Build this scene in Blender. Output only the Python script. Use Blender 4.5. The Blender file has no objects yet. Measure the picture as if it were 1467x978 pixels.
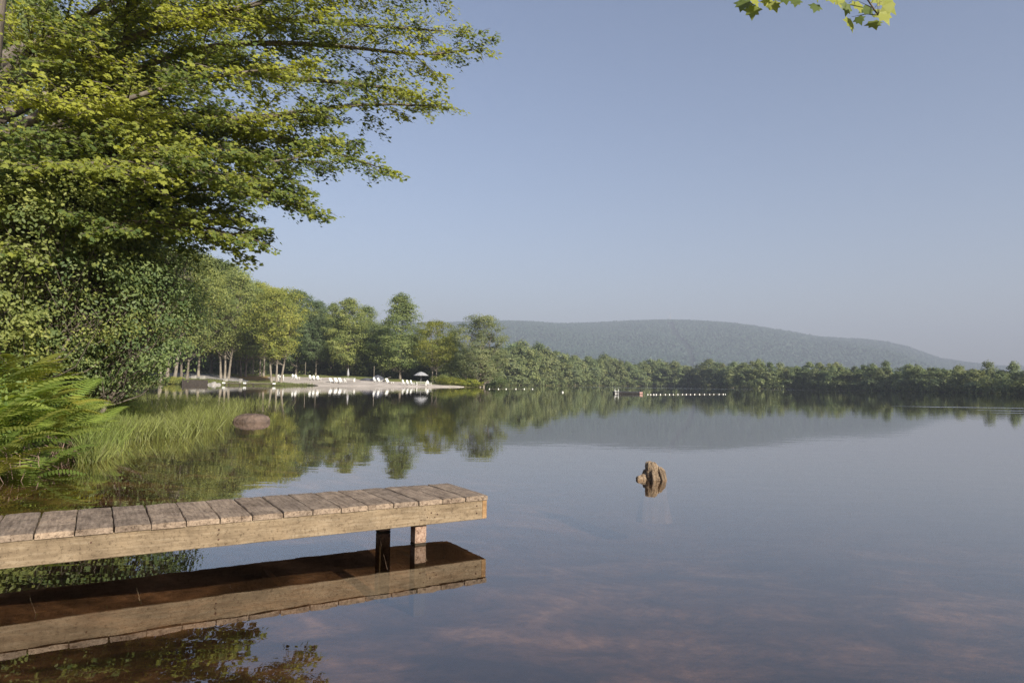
import bpy, math, random
import numpy as np
from mathutils import Vector, Matrix
random.seed(7)
rng = np.random.default_rng(11)
R = math.radians
scene = bpy.context.scene
C = scene.collection

# ------------------------------------------------------------ camera
H = 1.2
F = 978.0
PITCH, ROLL = math.atan(58.3/978), R(0.83)
RM = Matrix.Rotation(R(90)+PITCH, 3, 'X') @ Matrix.Rotation(ROLL, 3, 'Z')
cam_d = bpy.data.cameras.new('camera'); cam = bpy.data.objects.new('camera', cam_d); C.objects.link(cam)
cam_d.lens = 24; cam_d.sensor_width = 36; cam_d.clip_start = 0.05; cam_d.clip_end = 30000
cam.location = (0, 0, H); cam.rotation_euler = RM.to_euler()
scene.camera = cam

def ray(px, py): return RM @ Vector(((px-733.5)/F, -(py-489)/F, -1))
def P(px, py, Y):                       # point seen at a place of the photo, Y metres ahead
    d = ray(px, py); return Vector((0, 0, H)) + d*(Y/d.y)
def G(px, py, z=0.0):                   # where the line of sight meets the level z
    d = ray(px, py); return Vector((0, 0, H)) + d*((z-H)/d.z)
def hor(px): return 547.3+0.0145*(px-733.5)
def col(px, Y): return P(px, hor(px), Y).x

# ------------------------------------------------------------ object helpers
def tag(o, label=None, cat=None, group=None, kind=None):
    if label: o['label'] = label
    if cat: o['category'] = cat
    if group: o['group'] = group
    if kind: o['kind'] = kind
    return o
def empty(name, loc=(0, 0, 0), rz=0.0, label=None, cat=None, group=None):
    o = bpy.data.objects.new(name, None); C.objects.link(o)
    o.location = loc; o.rotation_euler = (0, 0, rz); o.empty_display_size = .2
    return tag(o, label, cat, group)
def link(name, me, mat=None, parent=None):
    o = bpy.data.objects.new(name, me); C.objects.link(o)
    if mat is not None and len(me.materials) == 0: me.materials.append(mat)
    if parent is not None: o.parent = parent
    return o
def mesh_np(name, v, loops, starts, smooth=False, tint=None):
    me = bpy.data.meshes.new(name)
    me.vertices.add(len(v)); me.vertices.foreach_set('co', np.ascontiguousarray(v, dtype=np.float32).ravel())
    me.loops.add(len(loops)); me.loops.foreach_set('vertex_index', np.ascontiguousarray(loops, dtype=np.int32))
    me.polygons.add(len(starts)); me.polygons.foreach_set('loop_start', np.ascontiguousarray(starts, dtype=np.int32))
    me.update(calc_edges=True)
    me.polygons.foreach_set('use_smooth', np.full(len(starts), smooth))
    if tint is not None:
        a = me.attributes.new('tint', 'FLOAT', 'POINT'); a.data.foreach_set('value', np.ascontiguousarray(tint, dtype=np.float32))
    return me

class MB:
    """collects shapes for one mesh"""
    def __init__(s): s.v = []; s.f = []
    def add(s, vs, fs):
        n = len(s.v); s.v += [tuple(p) for p in vs]; s.f += [tuple(i+n for i in f) for f in fs]
    def box(s, c, d, rz=0.0, bev=0.0, taper=1.0):
        x, y, z = d[0]/2, d[1]/2, d[2]/2; b = min(bev, x*.9, y*.9, z*.9)
        ca, sa = math.cos(rz), math.sin(rz)
        pts = []; 
        if b <= 0: rings = [(-z, 0), (z, 0)]
        else: rings = [(-z, b), (-z+b, 0), (z-b, 0), (z, b)]
        for zz, i in rings:
            t = taper if zz > 0 else 1
            if b <= 0: q = [(-x, -y), (x, -y), (x, y), (-x, y)]
            else:
                X, Y = x-i, y-i; k = b*.7
                q = [(-X+k, -Y), (X-k, -Y), (X, -Y+k), (X, Y-k), (X-k, Y), (-X+k, Y), (-X, Y-k), (-X, -Y+k)]
            for px, py in q:
                px *= t; py *= t
                pts.append((c[0]+px*ca-py*sa, c[1]+px*sa+py*ca, c[2]+zz))
        n = len(pts)//len(rings); fs = [tuple(range(n))[::-1], tuple(range(n*(len(rings)-1), n*len(rings)))]
        for r in range(len(rings)-1):
            for k in range(n): fs.append((r*n+k, r*n+(k+1) % n, (r+1)*n+(k+1) % n, (r+1)*n+k))
        s.add(pts, fs)
    def tube(s, pts, rad, n=6, cap=True, wob=0.0):
        pts = [Vector(p) for p in pts]; rings = []
        up = Vector((0.12, 0.31, 1)).normalized(); vs = []
        for i, p in enumerate(pts):
            t = (pts[min(i+1, len(pts)-1)]-pts[max(i-1, 0)]).normalized()
            a = t.cross(up)
            if a.length < .05: a = t.cross(Vector((1, 0, 0)))
            a.normalize(); b = t.cross(a)
            r = rad[i] if isinstance(rad, (list, tuple)) else rad
            for k in range(n):
                th = 2*math.pi*k/n; rr = r*(1+wob*random.uniform(-1, 1))
                vs.append(p+a*math.cos(th)*rr+b*math.sin(th)*rr)
        fs = []
        for i in range(len(pts)-1):
            for k in range(n): fs.append((i*n+k, i*n+(k+1) % n, (i+1)*n+(k+1) % n, (i+1)*n+k))
        if cap: fs += [tuple(range(n)), tuple(range((len(pts)-1)*n, len(pts)*n))[::-1]]
        s.add(vs, fs)
    def lathe(s, prof, n=16, c=(0, 0, 0), sq=1.0):
        vs = []; fs = []
        for r, z in prof:
            for k in range(n):
                a = 2*math.pi*k/n; vs.append((c[0]+r*math.cos(a), c[1]+r*math.sin(a)*sq, c[2]+z))
        for i in range(len(prof)-1):
            for k in range(n): fs.append((i*n+k, i*n+(k+1) % n, (i+1)*n+(k+1) % n, (i+1)*n+k))
        fs += [tuple(range(n))[::-1], tuple(range((len(prof)-1)*n, len(prof)*n))]
        s.add(vs, fs)
    def mesh(s, name, smooth=False):
        me = bpy.data.meshes.new(name); me.from_pydata(s.v, [], s.f); me.update()
        if smooth: me.polygons.foreach_set('use_smooth', [True]*len(s.f))
        return me
    def build(s, name, mat, parent=None, smooth=False): return link(name, s.mesh(name, smooth), mat, parent)

def copy_tree(o, parent=None):
    c = o.copy(); C.objects.link(c)
    if parent is not None: c.parent = parent
    for ch in [q for q in o.children]: copy_tree(ch, c)
    return c

# ------------------------------------------------------------ materials
def nmat(name):
    m = bpy.data.materials.new(name); m.use_nodes = True; nt = m.node_tree; nt.nodes.clear()
    out = nt.nodes.new('ShaderNodeOutputMaterial'); return m, nt, out
def N(nt, t, **kw):
    n = nt.nodes.new(t)
    for k, v in kw.items():
        if k in n.inputs.keys(): n.inputs[k].default_value = v
        else: setattr(n, k, v)
    return n
def ramp(nt, stops, fac=None, interp='LINEAR'):
    r = nt.nodes.new('ShaderNodeValToRGB'); cr = r.color_ramp; cr.interpolation = interp
    while len(cr.elements) < len(stops): cr.elements.new(.5)
    for e, (p, c) in zip(cr.elements, stops): e.position = p; e.color = (*c, 1) if len(c) == 3 else c
    if fac is not None: nt.links.new(fac, r.inputs[0])
    return r
def noise(nt, scale, detail=4, rough=.6, vec=None, mapscale=None, coord='Object'):
    tc = nt.nodes.new('ShaderNodeTexCoord'); src = tc.outputs[coord]
    if vec is not None: src = vec
    if mapscale:
        mp = nt.nodes.new('ShaderNodeMapping'); mp.inputs['Scale'].default_value = mapscale
        nt.links.new(src, mp.inputs[0]); src = mp.outputs[0]
    n = nt.nodes.new('ShaderNodeTexNoise'); n.inputs['Scale'].default_value = scale
    n.inputs['Detail'].default_value = detail; n.inputs['Roughness'].default_value = rough
    nt.links.new(src, n.inputs['Vector']); return n
def mul(nt, a, b, fac=1.0, mode='MULTIPLY'):
    m = nt.nodes.new('ShaderNodeMix'); m.data_type = 'RGBA'; m.blend_type = mode
    m.inputs[0].default_value = fac
    for s, k in ((a, 6), (b, 7)):
        if hasattr(s, 'links') or isinstance(s, bpy.types.NodeSocket): nt.links.new(s, m.inputs[k])
        else: m.inputs[k].default_value = (*s, 1)
    return m.outputs[2]

def leaf_mat(name, dark, light, tr=0.38, trcol=None, rough=.55):
    m, nt, out = nmat(name)
    at = N(nt, 'ShaderNodeAttribute', attribute_name='tint')
    r = ramp(nt, [(0, dark), (1, light)], at.outputs['Fac'])
    oi = N(nt, 'ShaderNodeObjectInfo')
    c = mul(nt, r.outputs[0], oi.outputs['Color'])
    p = N(nt, 'ShaderNodeBsdfPrincipled', Roughness=rough); p.inputs['Specular IOR Level'].default_value = .35
    nt.links.new(c, p.inputs['Base Color'])
    t = N(nt, 'ShaderNodeBsdfTranslucent')
    tc = mul(nt, c, trcol or (1.7, 1.6, .55))
    nt.links.new(tc, t.inputs['Color'])
    mx = N(nt, 'ShaderNodeMixShader'); mx.inputs[0].default_value = tr
    nt.links.new(p.outputs[0], mx.inputs[1]); nt.links.new(t.outputs[0], mx.inputs[2])
    nt.links.new(mx.outputs[0], out.inputs[0]); return m
def solid(name, c1, c2, scale=3, rough=.8, bump=0.0, bscale=20, mapscale=None, spec=.3, detail=5, lo=.35, hi=.65):
    m, nt, out = nmat(name)
    n = noise(nt, scale, detail, .6, mapscale=mapscale)
    r = ramp(nt, [(lo, c1), (hi, c2)], n.outputs['Fac'])
    p = N(nt, 'ShaderNodeBsdfPrincipled', Roughness=rough); p.inputs['Specular IOR Level'].default_value = spec
    nt.links.new(r.outputs[0], p.inputs['Base Color'])
    if bump:
        b = N(nt, 'ShaderNodeBump'); b.inputs['Strength'].default_value = bump; b.inputs['Distance'].default_value = .02
        n2 = noise(nt, bscale, 6, .65, mapscale=mapscale)
        nt.links.new(n2.outputs['Fac'], b.inputs['Height']); nt.links.new(b.outputs[0], p.inputs['Normal'])
    nt.links.new(p.outputs[0], out.inputs[0]); return m

M = {}
M['maple'] = leaf_mat('maple_leaf', (.09, .135, .042), (.33, .35, .060), .48, (1.8, 1.7, .65))
M['leafA'] = leaf_mat('broad_leaf', (.092, .128, .052), (.225, .255, .100), .44, (1.6, 1.55, .75))
M['far'] = leaf_mat('far_leaf', (.075, .108, .042), (.195, .225, .088), .30)
M['fern'] = leaf_mat('fern_leaf', (.09, .150, .035), (.245, .290, .065), .40, (1.6, 1.6, .5))
M['reed'] = leaf_mat('reed_leaf', (.14, .145, .060), (.275, .315, .090), .38)
M['bark'] = solid('bark', (.075, .060, .047), (.20, .17, .14), 2.5, .9, .6, 9, (3, 3, .6))
M['palebark'] = solid('pale_bark', (.12, .10, .08), (.28, .245, .20), 2.0, .9, .4, 9, (3, 3, .6))
M['soil'] = solid('soil', (.035, .025, .018), (.09, .065, .045), 3, .95, .5)
M['white'] = solid('white_paint', (.68, .68, .65), (.82, .82, .80), 4, .5)
M['rock'] = solid('rock', (.065, .048, .040), (.165, .120, .098), 5, .85, 1.0, 16)
M['palerock'] = solid('pale_rock', (.18, .17, .16), (.36, .34, .315), 2, .85, .6, 8)
M['darkwood'] = solid('dark_wet_timber', (.03, .025, .022), (.075, .06, .05), 3, .7, .4, 12, (1, 1, 6))
M['greywood'] = solid('weathered_timber', (.17, .14, .11), (.33, .28, .22), 3, .85, .4, 12)
M['raftside'] = solid('raft_side', (.010, .010, .011), (.028, .026, .026), 3, .7)
M['tarp'] = solid('dark_cover', (.05, .055, .07), (.10, .10, .12), 3, .6)
M['canvas'] = solid('grey_canvas', (.26, .265, .28), (.38, .38, .39), 1.5, .8)
M['steel'] = solid('steel', (.25, .25, .26), (.4, .4, .4), 3, .4)
M['float'] = solid('white_float', (.75, .74, .68), (.85, .84, .78), 3, .4)
M['sand'] = solid('beach_sand', (.34, .30, .265), (.50, .45, .405), .35, .95, .4, 4, spec=.1, detail=8)
M['gravel'] = solid('gravel_path', (.26, .245, .24), (.36, .34, .33), .8, .95, .3, 6, spec=.1, detail=8)

def wood_plank(name, c1, c2, c3, along='X', wear=.5):
    m, nt, out = nmat(name)
    tc = N(nt, 'ShaderNodeTexCoord'); oi = N(nt, 'ShaderNodeObjectInfo')
    va = N(nt, 'ShaderNodeVectorMath', operation='SCALE'); va.inputs['Scale'].default_value = 37.0
    cx = N(nt, 'ShaderNodeCombineXYZ')
    for k in range(3): nt.links.new(oi.outputs['Random'], cx.inputs[k])
    nt.links.new(cx.outputs[0], va.inputs[0])
    ad = N(nt, 'ShaderNodeVectorMath', operation='ADD'); nt.links.new(tc.outputs['Object'], ad.inputs[0]); nt.links.new(va.outputs[0], ad.inputs[1])
    vec = ad.outputs[0]
    s = (1.2, 14, 14) if along == 'X' else (14, 1.2, 14)
    g = noise(nt, 4, 6, .65, vec=vec, mapscale=s)
    gr = ramp(nt, [(.30, c1), (.52, c2), (.75, c3)], g.outputs['Fac'])
    bl = noise(nt, 5, 6, .7, vec=vec)
    br = ramp(nt, [(.30, (.45, .43, .42)), (.55, (1, 1, 1)), (.75, (1.12, 1.08, 1.02))], bl.outputs['Fac'])
    c = mul(nt, gr.outputs[0], br.outputs[0], wear)
    sp = noise(nt, 45, 5, .75, vec=vec)
    sr = ramp(nt, [(.36, (.35, .31, .29)), (.47, (1, 1, 1)), (.62, (1, 1, 1)), (.72, (1.25, 1.22, 1.2))], sp.outputs['Fac'])
    c = mul(nt, c, sr.outputs[0], wear)
    rv = ramp(nt, [(0, (.86, .86, .86)), (1, (1.12, 1.10, 1.06))], oi.outputs['Random'])
    c = mul(nt, c, rv.outputs[0])
    p = N(nt, 'ShaderNodeBsdfPrincipled', Roughness=.85); p.inputs['Specular IOR Level'].default_value = .25
    nt.links.new(c, p.inputs['Base Color'])
    b = N(nt, 'ShaderNodeBump'); b.inputs['Strength'].default_value = .5; b.inputs['Distance'].default_value = .006
    hm = N(nt, 'ShaderNodeMath', operation='ADD'); nt.links.new(g.outputs['Fac'], hm.inputs[0]); nt.links.new(sp.outputs['Fac'], hm.inputs[1])
    nt.links.new(hm.outputs[0], b.inputs['Height']); nt.links.new(b.outputs[0], p.inputs['Normal'])
    nt.links.new(p.outputs[0], out.inputs[0]); return m
M['deck'] = wood_plank('worn_deck_plank', (.15, .113, .085), (.285, .22, .165), (.39, .31, .24), 'Y', 1.0)
M['beam'] = wood_plank('pine_beam', (.155, .115, .074), (.235, .18, .118), (.30, .245, .175), 'X', .75)
M['endgrain'] = wood_plank('end_grain', (.22, .13, .06), (.32, .20, .10), (.40, .27, .15), 'X', .5)
M['slime'] = solid('algae_dark_wood', (.012, .010, .006), (.035, .026, .015), 9, .7)
M['post'] = wood_plank('old_post', (.22, .14, .10), (.36, .25, .19), (.46, .36, .29), 'Y', .9)

# ground: grass / dirt / lake bed by mask attributes
def ground_mat():
    m, nt, out = nmat('ground_mix')
    g1 = noise(nt, .25, 6, .65); g = ramp(nt, [(.3, (.085, .105, .030)), (.5, (.15, .165, .050)), (.7, (.24, .22, .09))], g1.outputs['Fac'])
    s1 = noise(nt, .9, 6, .7); s = ramp(nt, [(.3, (.035, .026, .018)), (.7, (.10, .072, .048))], s1.outputs['Fac'])
    # lake bed: mud with litter and stones
    b0 = noise(nt, 1.1, 5, .62, mapscale=(1, 1.3, 1)); b0.inputs['Distortion'].default_value = .6
    b = ramp(nt, [(.38, (.038, .026, .018)), (.48, (.075, .049, .032)), (.57, (.14, .092, .062)), (.68, (.25, .175, .125))], b0.outputs['Fac'])
    b2 = noise(nt, 9, 6, .7); b2r = ramp(nt, [(.3, (.45, .45, .45)), (.65, (1.2, 1.15, 1.1))], b2.outputs['Fac'])
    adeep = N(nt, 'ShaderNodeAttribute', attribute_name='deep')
    md = N(nt, 'ShaderNodeMix', data_type='RGBA'); nt.links.new(adeep.outputs['Fac'], md.inputs[0]); nt.links.new(b.outputs[0], md.inputs[6]); md.inputs[7].default_value = (.040, .030, .022, 1)  # bed colour darkens offshore: silt, and light lost in deeper water painted in
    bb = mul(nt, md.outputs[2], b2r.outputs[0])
    ab = N(nt, 'ShaderNodeAttribute', attribute_name='bed'); asoil = N(nt, 'ShaderNodeAttribute', attribute_name='soil')
    adry = N(nt, 'ShaderNodeAttribute', attribute_name='dry')
    def mixf(a, b_, f):
        x = N(nt, 'ShaderNodeMix', data_type='RGBA'); nt.links.new(f, x.inputs[0]); nt.links.new(a, x.inputs[6])
        if isinstance(b_, tuple): x.inputs[7].default_value = (*b_, 1)
        else: nt.links.new(b_, x.inputs[7])
        return x.outputs[2]
    c = mixf(g.outputs[0], (.30, .19, .09), adry.outputs['Fac'])
    c = mixf(c, s.outputs[0], asoil.outputs['Fac']); c = mixf(c, bb, ab.outputs['Fac'])
    p = N(nt, 'ShaderNodeBsdfPrincipled', Roughness=.95); p.inputs['Specular IOR Level'].default_value = .1
    nt.links.new(c, p.inputs['Base Color'])
    bp = N(nt, 'ShaderNodeBump'); bp.inputs['Strength'].default_value = .5; bp.inputs['Distance'].default_value = .05
    nt.links.new(b2.outputs['Fac'], bp.inputs['Height']); nt.links.new(bp.outputs[0], p.inputs['Normal'])
    nt.links.new(p.outputs[0], out.inputs[0]); return m
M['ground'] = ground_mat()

def water_mat():
    m, nt, out = nmat('lake_water')
    tc = N(nt, 'ShaderNodeTexCoord'); obj = tc.outputs['Object']
    w1 = noise(nt, 1.6, 3, .5, vec=obj, mapscale=(.6, 1.5, 1)); w2 = noise(nt, .16, 2, .5, vec=obj, mapscale=(.5, 1.3, 1))
    big = noise(nt, .03, 3, .6, vec=obj, mapscale=(.35, 1.6, 1))
    # breeze bands
    sx = N(nt, 'ShaderNodeSeparateXYZ'); nt.links.new(obj, sx.inputs[0])
    def band(y0, y1, x0, soft, edge):
        a = N(nt, 'ShaderNodeMapRange', interpolation_type='SMOOTHSTEP'); a.inputs['From Min'].default_value = y0-edge; a.inputs['From Max'].default_value = y0+edge
        b = N(nt, 'ShaderNodeMapRange', interpolation_type='SMOOTHSTEP'); b.inputs['From Min'].default_value = y1+edge; b.inputs['From Max'].default_value = y1-edge
        c = N(nt, 'ShaderNodeMapRange', interpolation_type='SMOOTHSTEP'); c.inputs['From Min'].default_value = x0-soft; c.inputs['From Max'].default_value = x0+soft
        nt.links.new(sx.outputs['Y'], a.inputs[0]); nt.links.new(sx.outputs['Y'], b.inputs[0]); nt.links.new(sx.outputs['X'], c.inputs[0])
        u = N(nt, 'ShaderNodeMath', operation='MULTIPLY'); nt.links.new(a.outputs[0], u.inputs[0]); nt.links.new(b.outputs[0], u.inputs[1])
        v = N(nt, 'ShaderNodeMath', operation='MULTIPLY'); nt.links.new(u.outputs[0], v.inputs[0]); nt.links.new(c.outputs[0], v.inputs[1])
        return v.outputs[0]
    bands = [band(205, 236, 15, 20, 5), band(44.2, 45.6, 27, 2.5, .5), band(38.6, 39.7, 28, 2, .4), band(35, 35.6, 26, 2, .3)]
    tot = bands[0]
    for q in bands[1:]:
        ad = N(nt, 'ShaderNodeMath', operation='MAXIMUM'); nt.links.new(tot, ad.inputs[0]); nt.links.new(q, ad.inputs[1]); tot = ad.outputs[0]
    bg = ramp(nt, [(.45, (0, 0, 0)), (.7, (1, 1, 1))], big.outputs['Fac'])
    # height = w1*(small + band) + w2
    k = N(nt, 'ShaderNodeMath', operation='MULTIPLY_ADD'); nt.links.new(tot, k.inputs[0]); k.inputs[1].default_value = 44.0; k.inputs[2].default_value = 1.0
    k2 = N(nt, 'ShaderNodeMath', operation='MULTIPLY_ADD'); nt.links.new(bg.outputs[0], k2.inputs[0]); k2.inputs[1].default_value = 1.2; nt.links.new(k.outputs[0], k2.inputs[2])
    h = N(nt, 'ShaderNodeMath', operation='MULTIPLY'); nt.links.new(w1.outputs['Fac'], h.inputs[0]); nt.links.new(k2.outputs[0], h.inputs[1])
    h2 = N(nt, 'ShaderNodeMath', operation='MULTIPLY_ADD'); nt.links.new(w2.outputs['Fac'], h2.inputs[0]); h2.inputs[1].default_value = 2.2; nt.links.new(h.outputs[0], h2.inputs[2])
    b = N(nt, 'ShaderNodeBump'); b.inputs['Strength'].default_value = 1.0; b.inputs['Distance'].default_value = .0014
    nt.links.new(h2.outputs[0], b.inputs['Height'])
    # Schlick reflectance, the same from both sides of the surface so that sunlight reaches the lake bed
    ge = N(nt, 'ShaderNodeNewGeometry'); dt = N(nt, 'ShaderNodeVectorMath', operation='DOT_PRODUCT'); nt.links.new(b.outputs[0], dt.inputs[0]); nt.links.new(ge.outputs['Incoming'], dt.inputs[1])
    ab = N(nt, 'ShaderNodeMath', operation='ABSOLUTE'); nt.links.new(dt.outputs['Value'], ab.inputs[0])
    om = N(nt, 'ShaderNodeMath', operation='SUBTRACT'); om.inputs[0].default_value = 1.0; nt.links.new(ab.outputs[0], om.inputs[1]); om.use_clamp = True
    pw = N(nt, 'ShaderNodeMath', operation='POWER'); nt.links.new(om.outputs[0], pw.inputs[0]); pw.inputs[1].default_value = 4.2
    fr = N(nt, 'ShaderNodeMath', operation='MULTIPLY_ADD'); nt.links.new(pw.outputs[0], fr.inputs[0]); fr.inputs[1].default_value = .885; fr.inputs[2].default_value = .115
    gl = N(nt, 'ShaderNodeBsdfGlossy', Roughness=.004); gl.inputs['Color'].default_value = (.97, .97, .97, 1); nt.links.new(b.outputs[0], gl.inputs['Normal'])
    tr = N(nt, 'ShaderNodeBsdfTransparent'); tr.inputs['Color'].default_value = (.86, .74, .60, 1)
    mx = N(nt, 'ShaderNodeMixShader'); nt.links.new(fr.outputs[0], mx.inputs[0]); nt.links.new(tr.outputs[0], mx.inputs[1]); nt.links.new(gl.outputs[0], mx.inputs[2])
    nt.links.new(mx.outputs[0], out.inputs[0]); return m
M['water'] = water_mat()

# ------------------------------------------------------------ the lake outline (world metres) and the terrain
def cz(px, Y): return (col(px, Y), Y)
shore = [(-5.0, 1.2), (-5.6, 2.6), (-5.5, 4.6), (-5.6, 6.6), (-6.0, 8.6), (-7.0, 11.0), (-8.8, 15.0), (-12.2, 21.5), (-20, 33), (-32, 52), (-50, 80), (-60, 104),
         cz(185, 117), cz(240, 119), cz(262, 117), cz(300, 121), cz(345, 124), cz(400, 120), cz(430, 126), cz(460, 132), cz(500, 131), cz(560, 134), cz(620, 142), cz(655, 146), cz(683, 148),
         cz(688, 165), cz(684, 235), cz(700, 255), cz(740, 262), cz(800, 300), cz(860, 372), cz(930, 405), cz(1000, 390), cz(1045, 345), cz(1075, 285), cz(1130, 283), cz(1200, 262), cz(1270, 243),
         cz(1330, 226), cz(1400, 206), cz(1470, 176), (150, 140), (175, 90), (120, 30), (40, 4), (12, 0.2), (4, .9), (0, 1.2)]
SH = np.array(shore)
def lake_sd(x, y):
    """signed distance to the shoreline, positive on land"""
    x = np.asarray(x, float); y = np.asarray(y, float)
    best = np.full(x.shape, 1e9); inside = np.zeros(x.shape, bool)
    n = len(SH)
    for i in range(n):
        ax, ay = SH[i]; bx, by = SH[(i+1) % n]; dx, dy = bx-ax, by-ay
        t = np.clip(((x-ax)*dx+(y-ay)*dy)/(dx*dx+dy*dy), 0, 1)
        d = np.hypot(x-ax-t*dx, y-ay-t*dy); best = np.minimum(best, d)
        c = ((ay > y) != (by > y)) & (x < (bx-ax)*(y-ay)/((by-ay) if by != ay else 1e-9)+ax); inside ^= c
    return np.where(inside, -best, best)
_ph = rng.uniform(0, 6.28, 24); _an = rng.uniform(0, 6.28, 24)
def wav(x, y, base, octs=4):
    s = 0; a = 1.0
    for k in range(octs):
        w = base*1.9**k
        s = s+a*np.sin((x*np.cos(_an[k])+y*np.sin(_an[k]))*w+_ph[k])*np.cos((x*np.cos(_an[k+8])+y*np.sin(_an[k+8]))*w*.83+_ph[k+8]); a *= .55
    return s
def height(x, y):
    x = np.asarray(x, float); y = np.asarray(y, float); d = lake_sd(x, y)
    near = np.exp(-np.maximum(y-22, 0)/12.)*(x < -3)
    dl = np.maximum(d, 0)
    land = near*(.55*(1-np.exp(-dl/.7))+1.05*(1-np.exp(-dl/4)))+(1-near)*(.10*(1-np.exp(-dl/.4))) + np.minimum(dl*.075, 1.9+near*.1)*(1-.45*near)
    land = np.where(y < 1.5, .3*(1-np.exp(-dl/.8))+np.minimum(dl*.03, .6), land)
    land = land+.12*wav(x, y, .35)*np.clip(dl/4, 0, 1)
    dep = -d
    bed = -np.minimum(.10+.10*dep, .75+.012*dep)-.05*wav(x, y, 1.3)*np.clip(dep/2, 0, 1)
    bed = np.maximum(bed, -4)
    return np.where(d > 0, land, bed)
def hz(x, y): return float(height(np.array([x]), np.array([y]))[0])
def inpoly(x, y, poly):
    ins = np.zeros(np.shape(x), bool)
    for i in range(len(poly)):
        ax, ay = poly[i]; bx, by = poly[(i+1) % len(poly)]
        ins ^= ((ay > y) != (by > y)) & (x < (bx-ax)*(y-ay)/((by-ay) if by != ay else 1e-9)+ax)
    return ins
beach_poly = [cz(398, 129), cz(430, 130.5), cz(456, 131.5), cz(470, 128), cz(540, 128), cz(600, 134), cz(640, 140), cz(668, 146), cz(640, 149), cz(600, 147.5), cz(560, 147), cz(510, 149), cz(470, 151), cz(430, 151), cz(398, 148), cz(385, 142)]
path_poly = [cz(244, 133), cz(300, 132), cz(345, 130.5), cz(352, 128), cz(358, 130), cz(350, 135), cz(320, 141), cz(280, 146), cz(244, 147)]

def terrain():
    ang = np.concatenate([np.arange(-44, 44, .22), np.arange(44, 316, 2.0)])
    rad = np.concatenate([[.01], np.geomspace(.6, 9000, 330)])
    A, Rr = np.meshgrid(np.radians(ang), rad); X = np.sin(A)*Rr; Y = np.cos(A)*Rr
    Z = height(X, Y); d = lake_sd(X, Y)
    inb = inpoly(X, Y, beach_poly) | inpoly(X, Y, path_poly)
    Z = np.where(inb & (d > 1.2), Z-.22, np.where(inb, Z-.06, Z))
    n, m = X.shape; v = np.stack([X, Y, Z], -1).reshape(-1, 3)
    i, j = np.meshgrid(np.arange(n-1), np.arange(m), indexing='ij'); j2 = (j+1) % m
    q = np.stack([i*m+j, i*m+j2, (i+1)*m+j2, (i+1)*m+j], -1).reshape(-1, 4)[:, ::-1]
    me = mesh_np('ground', v, q.ravel(), np.arange(0, len(q)*4, 4), True)
    dd = d.ravel(); xx = X.ravel(); yy = Y.ravel()
    def att(nm, a): t = me.attributes.new(nm, 'FLOAT', 'POINT'); t.data.foreach_set('value', a.astype(np.float32))
    att('bed', np.clip((-dd+.1)/.3, 0, 1)); 
    att('soil', np.where((yy < 60) & (xx < 0), .85, 0)*(dd > -1)+np.where((dd < .8) & (yy > 60), .4, 0))
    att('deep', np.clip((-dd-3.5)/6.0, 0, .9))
    dry = np.exp(-((xx-col(372, 140))/5.5)**2-((yy-140)/7)**2)*1.1
    att('dry', np.clip(dry, 0, .9))
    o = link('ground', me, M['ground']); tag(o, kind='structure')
terrain()

wm = MB(); S = 8500
ang = [2*math.pi*k/48 for k in range(48)]
wm.add([(S*math.cos(a), S*math.sin(a), 0) for a in ang], [tuple(range(48))])
# the lake surface only covers the lake's own outline (a little under its banks)
wv = []
cxm = SH.mean(0)
lk = bpy.data.meshes.new('water')
ext = []
n = len(SH)
for i in range(n):
    p = SH[i]; a = SH[i-1]; b = SH[(i+1) % n]; t = (b-a)/np.linalg.norm(b-a); nrm = np.array([-t[1], t[0]])
    q = p+nrm*1.0
    if lake_sd(np.array([q[0]]), np.array([q[1]]))[0] < 0: q = p-nrm*1.0
    ext.append((q[0], q[1], 0.0))
lk.from_pydata(ext, [], [tuple(range(n))]); lk.update()
from mathutils.geometry import tessellate_polygon
tri = tessellate_polygon([[Vector(p) for p in ext]])
lk = bpy.data.meshes.new('water'); lk.from_pydata(ext, [], [t if (Vector(ext[t[1]])-Vector(ext[t[0]])).cross(Vector(ext[t[2]])-Vector(ext[t[0]])).z > 0 else t[::-1] for t in [tuple(x) for x in tri]]); lk.update()
tag(link('water', lk, M['water']), kind='structure')

def sheet(name, poly, mat, res, off, label=None):
    ps = np.array(poly); x0, y0 = ps.min(0); x1, y1 = ps.max(0)
    nx = int((x1-x0)/res)+2; ny = int((y1-y0)/res)+2
    X, Y = np.meshgrid(np.linspace(x0, x1, nx), np.linspace(y0, y1, ny)); Z = height(X, Y)+off
    ok = inpoly(X, Y, poly); idx = np.arange(nx*ny).reshape(ny, nx)
    keep = (ok[:-1, :-1] | ok[1:, 1:]); a = idx[:-1, :-1][keep]; b = idx[:-1, 1:][keep]; c = idx[1:, 1:][keep]; d = idx[1:, :-1][keep]
    q = np.stack([a, b, c, d], -1); used = np.unique(q); mp = -np.ones(nx*ny, int); mp[used] = np.arange(len(used))
    v = np.stack([X, Y, Z], -1).reshape(-1, 3)[used]
    me = mesh_np(name, v, mp[q].ravel(), np.arange(0, len(q)*4, 4), True)
    return tag(link(name, me, mat), kind='structure')
sheet('beach', beach_poly, M['sand'], .5, .03)
sheet('path', path_poly, M['gravel'], .5, .03)

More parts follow.
